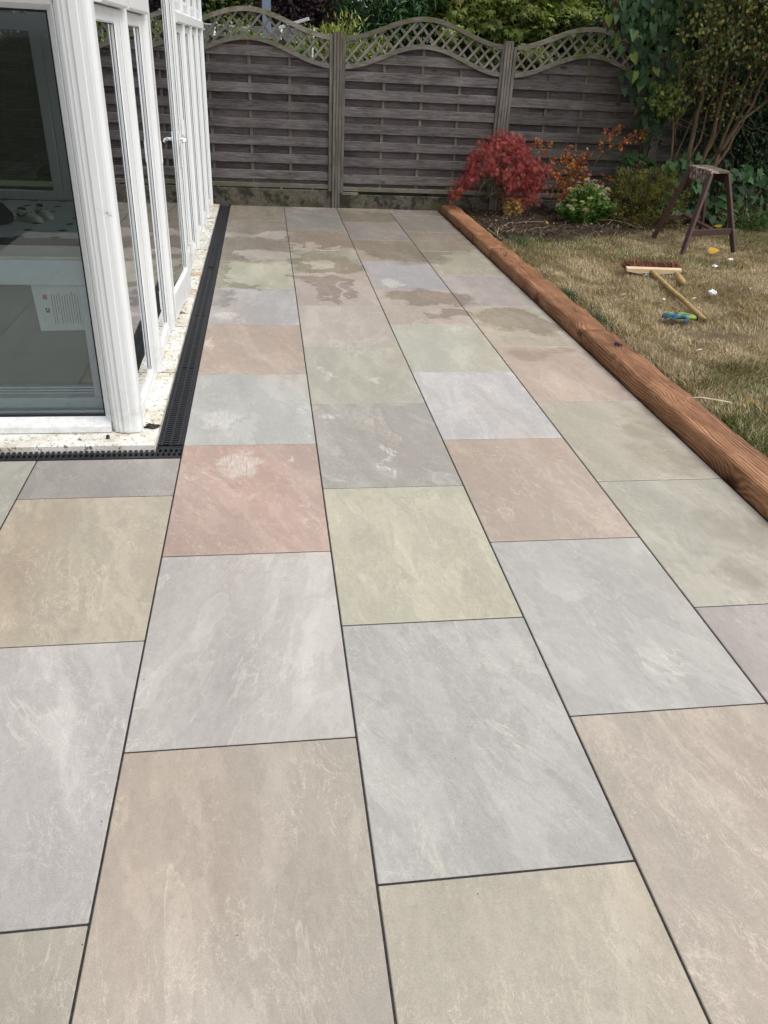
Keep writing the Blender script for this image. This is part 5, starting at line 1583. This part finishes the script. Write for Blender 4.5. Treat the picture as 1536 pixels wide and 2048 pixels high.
# stock stands on edge: bristles point away from the camera
prof = [(-.25, .056), (.25, .048), (.25, .030), (.15, .018), (.06, .008), (-.06, .008), (-.15, .016), (-.25, .034)]
V = [(x_, -.028, z_) for x_, z_ in prof] + [(x_, .004, z_ + .012) for x_, z_ in prof]; n_ = len(prof)
m_.add(V, [tuple(range(n_))[::-1], tuple(range(n_, 2 * n_))] + [(a, (a + 1) % n_, n_ + (a + 1) % n_, n_ + a) for a in range(n_)])
m_.build('stock', M['broom_wood'], br)
nb = 2600
bx_ = -.245 + .49 * rng.random(nb); bx_ = np.round(bx_ / .0175) * .0175 + .004 * rng.standard_normal(nb)
P = np.stack([bx_, .004 + .0 * bx_, .022 + .045 * rng.random(nb) - .012 * (bx_ + .25)], -1)
A = unit(np.stack([.16 * rng.standard_normal(nb) + bx_ * .5, np.ones(nb), .42 + .16 * rng.standard_normal(nb)], -1))
put('bristles', leaf_mesh('bristles', P, A, rdir(nb), .085 + .01 * rng.standard_normal(nb), .032, pal([(.19, .085, .052), (.12, .050, .032), (.27, .13, .08)], nb), 'quad'), M['litter'], br)
m_ = MB(); m_.box(-.105, -.03, -.034, -.029, -.012, .028, .002); m_.bar((-.10, -.03, .0), (-.03, -.055, -.004), .03, .006); m_.build('bracket', M['steel'], br)
m_ = MB(); m_.box(-.085, -.055, -.0352, -.0345, .004, .018); m_.build('sticker', M['paper'], br)
hn = empty('wooden_pole', (3.56, 5.78, .05)); tag(hn, 'worn round broom handle lying loose on the lawn, pointing at the glove', 'stick')
H0 = Vector(hn.location)
m_ = MB(); p, q = Vector((3.655, 6.42, .072)), Vector((3.472, 5.10, .050))
m_.tube([(p.lerp(q, k / 12) - H0) + Vector((.003 * sin(k), 0, 0)) for k in range(13)], [.0180] * 11 + [.0172, .015], 12)
m_.build('shaft', M['stick'], hn, True)
m_ = MB(); m_.tube([q - H0 + Vector((-.0002, -.0015, 0)), q - H0 + Vector((-.0008, -.006, 0))], [.0145, .011], 12); m_.build('worn_end', M['bark'], hn)
m_ = MB(); m_.tube([(0, -.14, .0), (.002, -.05, .002), (.004, .05, .003), (.006, .125, .004)], [.027, .026, .022, .015], 12)
o = m_.build('broom_stub', M['stick'], None, True); o.location = (3.80, 6.20, .075); o.rotation_euler = (.04, 0, -.22)
tag(o, 'short broken off wooden stub lying beside the broom head', 'wood stub')
# glove: palm, cuff, four fingers and thumb in one skin
gl = empty('work_glove', (3.27, 5.10, .050)); tag(gl, 'blue and lime green work glove lying palm down beside the stick end', 'glove')
def glove_mesh():
    bm_v = []; 
    m_ = MB()
    def sausage(pts, rad, n=9, flat=.72):
        pts = [Vector(p) for p in pts]; V = []; F = []
        full = [pts[0] - (pts[1] - pts[0]) * .0] + pts[1:]
        for i, p in enumerate(full):
            d = (full[min(i + 1, len(full) - 1)] - full[max(i - 1, 0)]).normalized()
            a = d.cross(Vector((0, 0, 1))).normalized(); b = Vector((0, 0, 1))
            for k in range(n):
                an = 2 * pi * k / n; V.append(p + a * cos(an) * rad[i] + b * sin(an) * rad[i] * flat)
        for i in range(len(full) - 1):
            for k in range(n): F.append((i * n + k, i * n + (k + 1) % n, (i + 1) * n + (k + 1) % n, (i + 1) * n + k))
        F.append(tuple(range(n))[::-1]); F.append(tuple((len(full) - 1) * n + k for k in range(n)))
        m_.add(V, F)
    sausage([(.135, .0, .022), (.105, .0, .026), (.06, .004, .030), (.01, .004, .034), (-.03, .002, .030), (-.05, 0, .024)], [.034, .040, .046, .050, .048, .034], 14, .48)
    sausage([(-.02, .036, .028), (-.06, .040, .034), (-.095, .036, .030), (-.118, .030, .018), (-.124, .026, .013)], [.018, .017, .016, .014, .006])
    sausage([(-.025, .014, .034), (-.07, .016, .040), (-.110, .010, .032), (-.132, .004, .018), (-.138, .001, .012)], [.018, .018, .016, .014, .006])
    sausage([(-.02, -.010, .030), (-.06, -.016, .038), (-.100, -.020, .032), (-.122, -.024, .018), (-.127, -.026, .013)], [.018, .017, .016, .013, .006])
    sausage([(-.01, -.030, .028), (-.040, -.042, .032), (-.074, -.048, .026), (-.092, -.050, .016), (-.097, -.051, .012)], [.016, .015, .014, .012, .005])
    sausage([(.045, -.036, .026), (.030, -.066, .028), (.008, -.084, .022), (-.010, -.092, .015), (-.016, -.094, .011)], [.020, .018, .017, .014, .006])
    return m_
gm = glove_mesh(); me = gm.mesh('glove_shell', True)
at_ = me.attributes.new('Col', 'FLOAT_COLOR', 'POINT')
cols = []
for v in me.vertices:
    x_, y_, z_ = v.co
    nn_ = .5 + .5 * sin(x_ * 90 + y_ * 60)
    if x_ > .030 and not (y_ < -.06): c = (.24, .33, .045) if nn_ > .35 else (.06, .13, .08)
    elif z_ > .044 and nn_ > .6: c = (.22, .34, .05)
    else: c = (.020, .085, .14)
    if x_ > .128: c = (.02, .03, .03)
    cols += [*c, 1]
at_.data.foreach_set('color', cols)
go = put('glove_shell', me, M['glove'], gl); go.modifiers.new('round', 'SUBSURF').levels = 1; go.modifiers['round'].render_levels = 2
gl.rotation_euler = (0, .04, .02); gl.scale = (.95, .95, .95)
m_ = MB(); m_.box(.130, .136, -.034, .034, .006, .038, .002); m_.build('cuff_band', M['gasket'], gl)

def crumple(name, loc, r, mat, label, cat, seed, squash=.5, group=None):
    rr_ = random.Random(seed)
    V = []; F = []; nu, nv = 12, 8
    for j in range(nv + 1):
        for i in range(nu):
            th = pi * j / nv; ph = 2 * pi * i / nu
            k = r * (1 + rr_.uniform(-.34, .34))
            V.append((k * sin(th) * cos(ph), k * sin(th) * sin(ph), k * cos(th) * squash))
    for j in range(nv):
        for i in range(nu): F.append((j * nu + i, (j + 1) * nu + i, (j + 1) * nu + (i + 1) % nu, j * nu + (i + 1) % nu))
    sx_, sy_ = rr_.uniform(.7, 1.35), rr_.uniform(.6, 1.0); V = [(a * sx_, b * sy_, c) for a, b, c in V]
    m_ = MB(); m_.add(V, F); o = m_.build(name, mat); o.location = loc; tag(o, label, cat, group); return o
crumple('crumpled_tissue', (3.88, 5.78, .068), .040, M['tissue'], 'crumpled white tissue lying on the lawn right of the stick', 'tissue', 2)
crumple('paper_scrap', (3.40, 5.62, .055), .013, M['tissue'], 'tiny white paper scrap beside the middle of the stick', 'paper scrap', 5)
crumple('paper_scrap', (4.40, 6.72, .060), .020, M['tissue'], 'white paper scrap on the lawn below the yellow leaf', 'paper scrap', 8)
crumple('paper_scrap', (4.72, 7.02, .055), .018, M['tissue'], 'white paper scrap on the lawn below the right leg of the trestle', 'paper scrap', 11)
crumple('paper_scrap', (4.50, 8.18, .075), .030, M['tissue'], 'white lump between the back legs of the trestle', 'paper scrap', 12)
crumple('mud_lump', (-.33, 3.315, .036), .011, M['soil'], 'small round mud lump on the front sill', 'mud lump', 13, .8)
crumple('mud_lump', (-.150, 3.43, .034), .026, M['soil'], 'flat mud lump beside the foot of the corner post', 'mud lump', 14, .35)
crumple('pebble', (3.66, 4.15, .05), .017, M['chip'], 'pale pebble on the lawn near the right edge', 'pebble', 15)
crumple('pebble', (3.18, 3.33, .05), .020, M['chip'], 'pale pebble on the lawn at the right edge beside the near sleeper', 'pebble', 16)
chips = [((3.63, 5.62, .058), .5, .05, 'pale curled wood chip between the tissue and the stick'), ((3.07, 4.45, .05), .2, .05, 'pale wood chip below the glove near the sleeper'),
         ((3.00, 3.42, .05), .1, .07, 'pale wood chip on the lawn beside the near sleeper'), ((3.98, 6.15, .055), .3, .03, 'thin pale wood chip beyond the tissue'),
         ((3.10, 5.75, .05), .0, .05, 'thin pale chip left of the stick'), ((4.3, 5.95, .055), .6, .04, 'small pale chip at the right edge of the lawn')]
for (loc, a, l, lb) in chips:
    o = put('wood_chip', leaf_mesh('wood_chip', np.zeros((1, 3)), np.array([[1., 0, .1]]), np.array([[0, .2, 1.]]), l, .38, np.array([[.6, .5, .4]]), 'spoon'), M['chip'])
    o.location = loc; o.rotation_euler = (.2, 0, a); tag(o, lb, 'wood chip', 'pale wood chips on the lawn')
fl = [((4.72, 7.32, .065), .11, (.62, .36, .04), 'large yellow fallen leaf between the front legs of the trestle'), ((4.42, 7.22, .060), .05, (.48, .16, .05), 'small orange fallen leaf beside the front leg of the trestle'),
      ((4.04, 6.12, .058), .055, (.45, .30, .07), 'dull yellow fallen leaf on the lawn right of the broom'), ((2.97, 3.62, .05), .05, (.58, .34, .07), 'yellow fallen leaf beside the near sleeper'),
      ((3.42, 8.58, .075), .055, (.60, .38, .05), 'yellow fallen leaf on the bed below the red maple'), ((5.35, 8.48, .09), .10, (.58, .46, .08), 'yellow leaf on the bed behind the right leg of the trestle'),
      ((3.05, 7.05, .055), .05, (.50, .30, .06), 'ochre fallen leaf on the lawn near the bed corner'), ((3.62, 7.2, .055), .05, (.40, .20, .05), 'brown orange fallen leaf on the lawn in front of the flowers')]
for k, (loc, l, c, lb) in enumerate(fl):
    o = put('fallen_leaf', leaf_mesh('fallen_leaf', np.array([[-l / 2, 0, 0]]), np.array([[1., 0, .12]]), np.array([[.1, -.3, 1.]]), l, .75, np.array([c]), 'heart'), M['leaf'])
    o.location = loc; o.rotation_euler = (.25, -.1, k * 1.9); tag(o, lb, 'leaf', 'fallen leaves')
m_ = MB(); m_.tube([(2.56, 3.56, .098), (2.66, 3.60, .085), (2.82, 3.56, .07)], .0028, 5); tag(m_.build('straw_stalk', M['chip'], None, True), 'single pale straw stalk resting across the near sleeper', 'straw')
m_ = MB()
for (a, b) in (((2.50, 4.40), (2.545, 4.43)), ((2.505, 4.43), (2.55, 4.40)), ((2.52, 4.38), (2.53, 4.46))): m_.tube([(a[0], a[1], .098), ((a[0] + b[0]) / 2, (a[1] + b[1]) / 2, .106), (b[0], b[1], .098)], .004, 5)
tag(m_.build('dead_leaf', M['dark_mat']), 'small shrivelled dark leaf lying on the sleeper', 'leaf')
o = put('rust_leaf', leaf_mesh('rust_leaf', np.array([[-.04, 0, 0]]), np.array([[1., 0, .02]]), np.array([[0, 0, 1.]]), .07, .5, np.array([(.34, .14, .05)]), 'oval'), M['litter']); o.location = (-.165, 5.25, .032); o.rotation_euler = (0, 0, .2)
tag(o, 'rust brown dead leaf lying on the dirty sill beside the door', 'leaf')

# grains of jointing grit swept along the joints
gx = np.concatenate([rng.choice([0, CW, 2 * CW, 3 * CW], 150) + .014 * rng.standard_normal(150), .1 + 2.2 * rng.random(60)])
gy = np.concatenate([.9 + 4.6 * rng.random(150) ** 1.2, .9 + 3.5 * rng.random(60)])
n = len(gx)
tag(put('joint_grit', leaf_mesh('joint_grit', np.stack([gx, gy, np.full(n, .0016)], -1), np.stack([rng.standard_normal(n), rng.standard_normal(n), np.zeros(n) + .2], -1), np.tile([0, 0, 1.], (n, 1)), .002 + .003 * rng.random(n) ** 2, .7, pal([(.03, .028, .026), (.09, .075, .06), (.05, .04, .03)], n), 'oval'), M['litter']), 'scattered dark grains of jointing grit on the slabs', 'grit', kind='stuff')
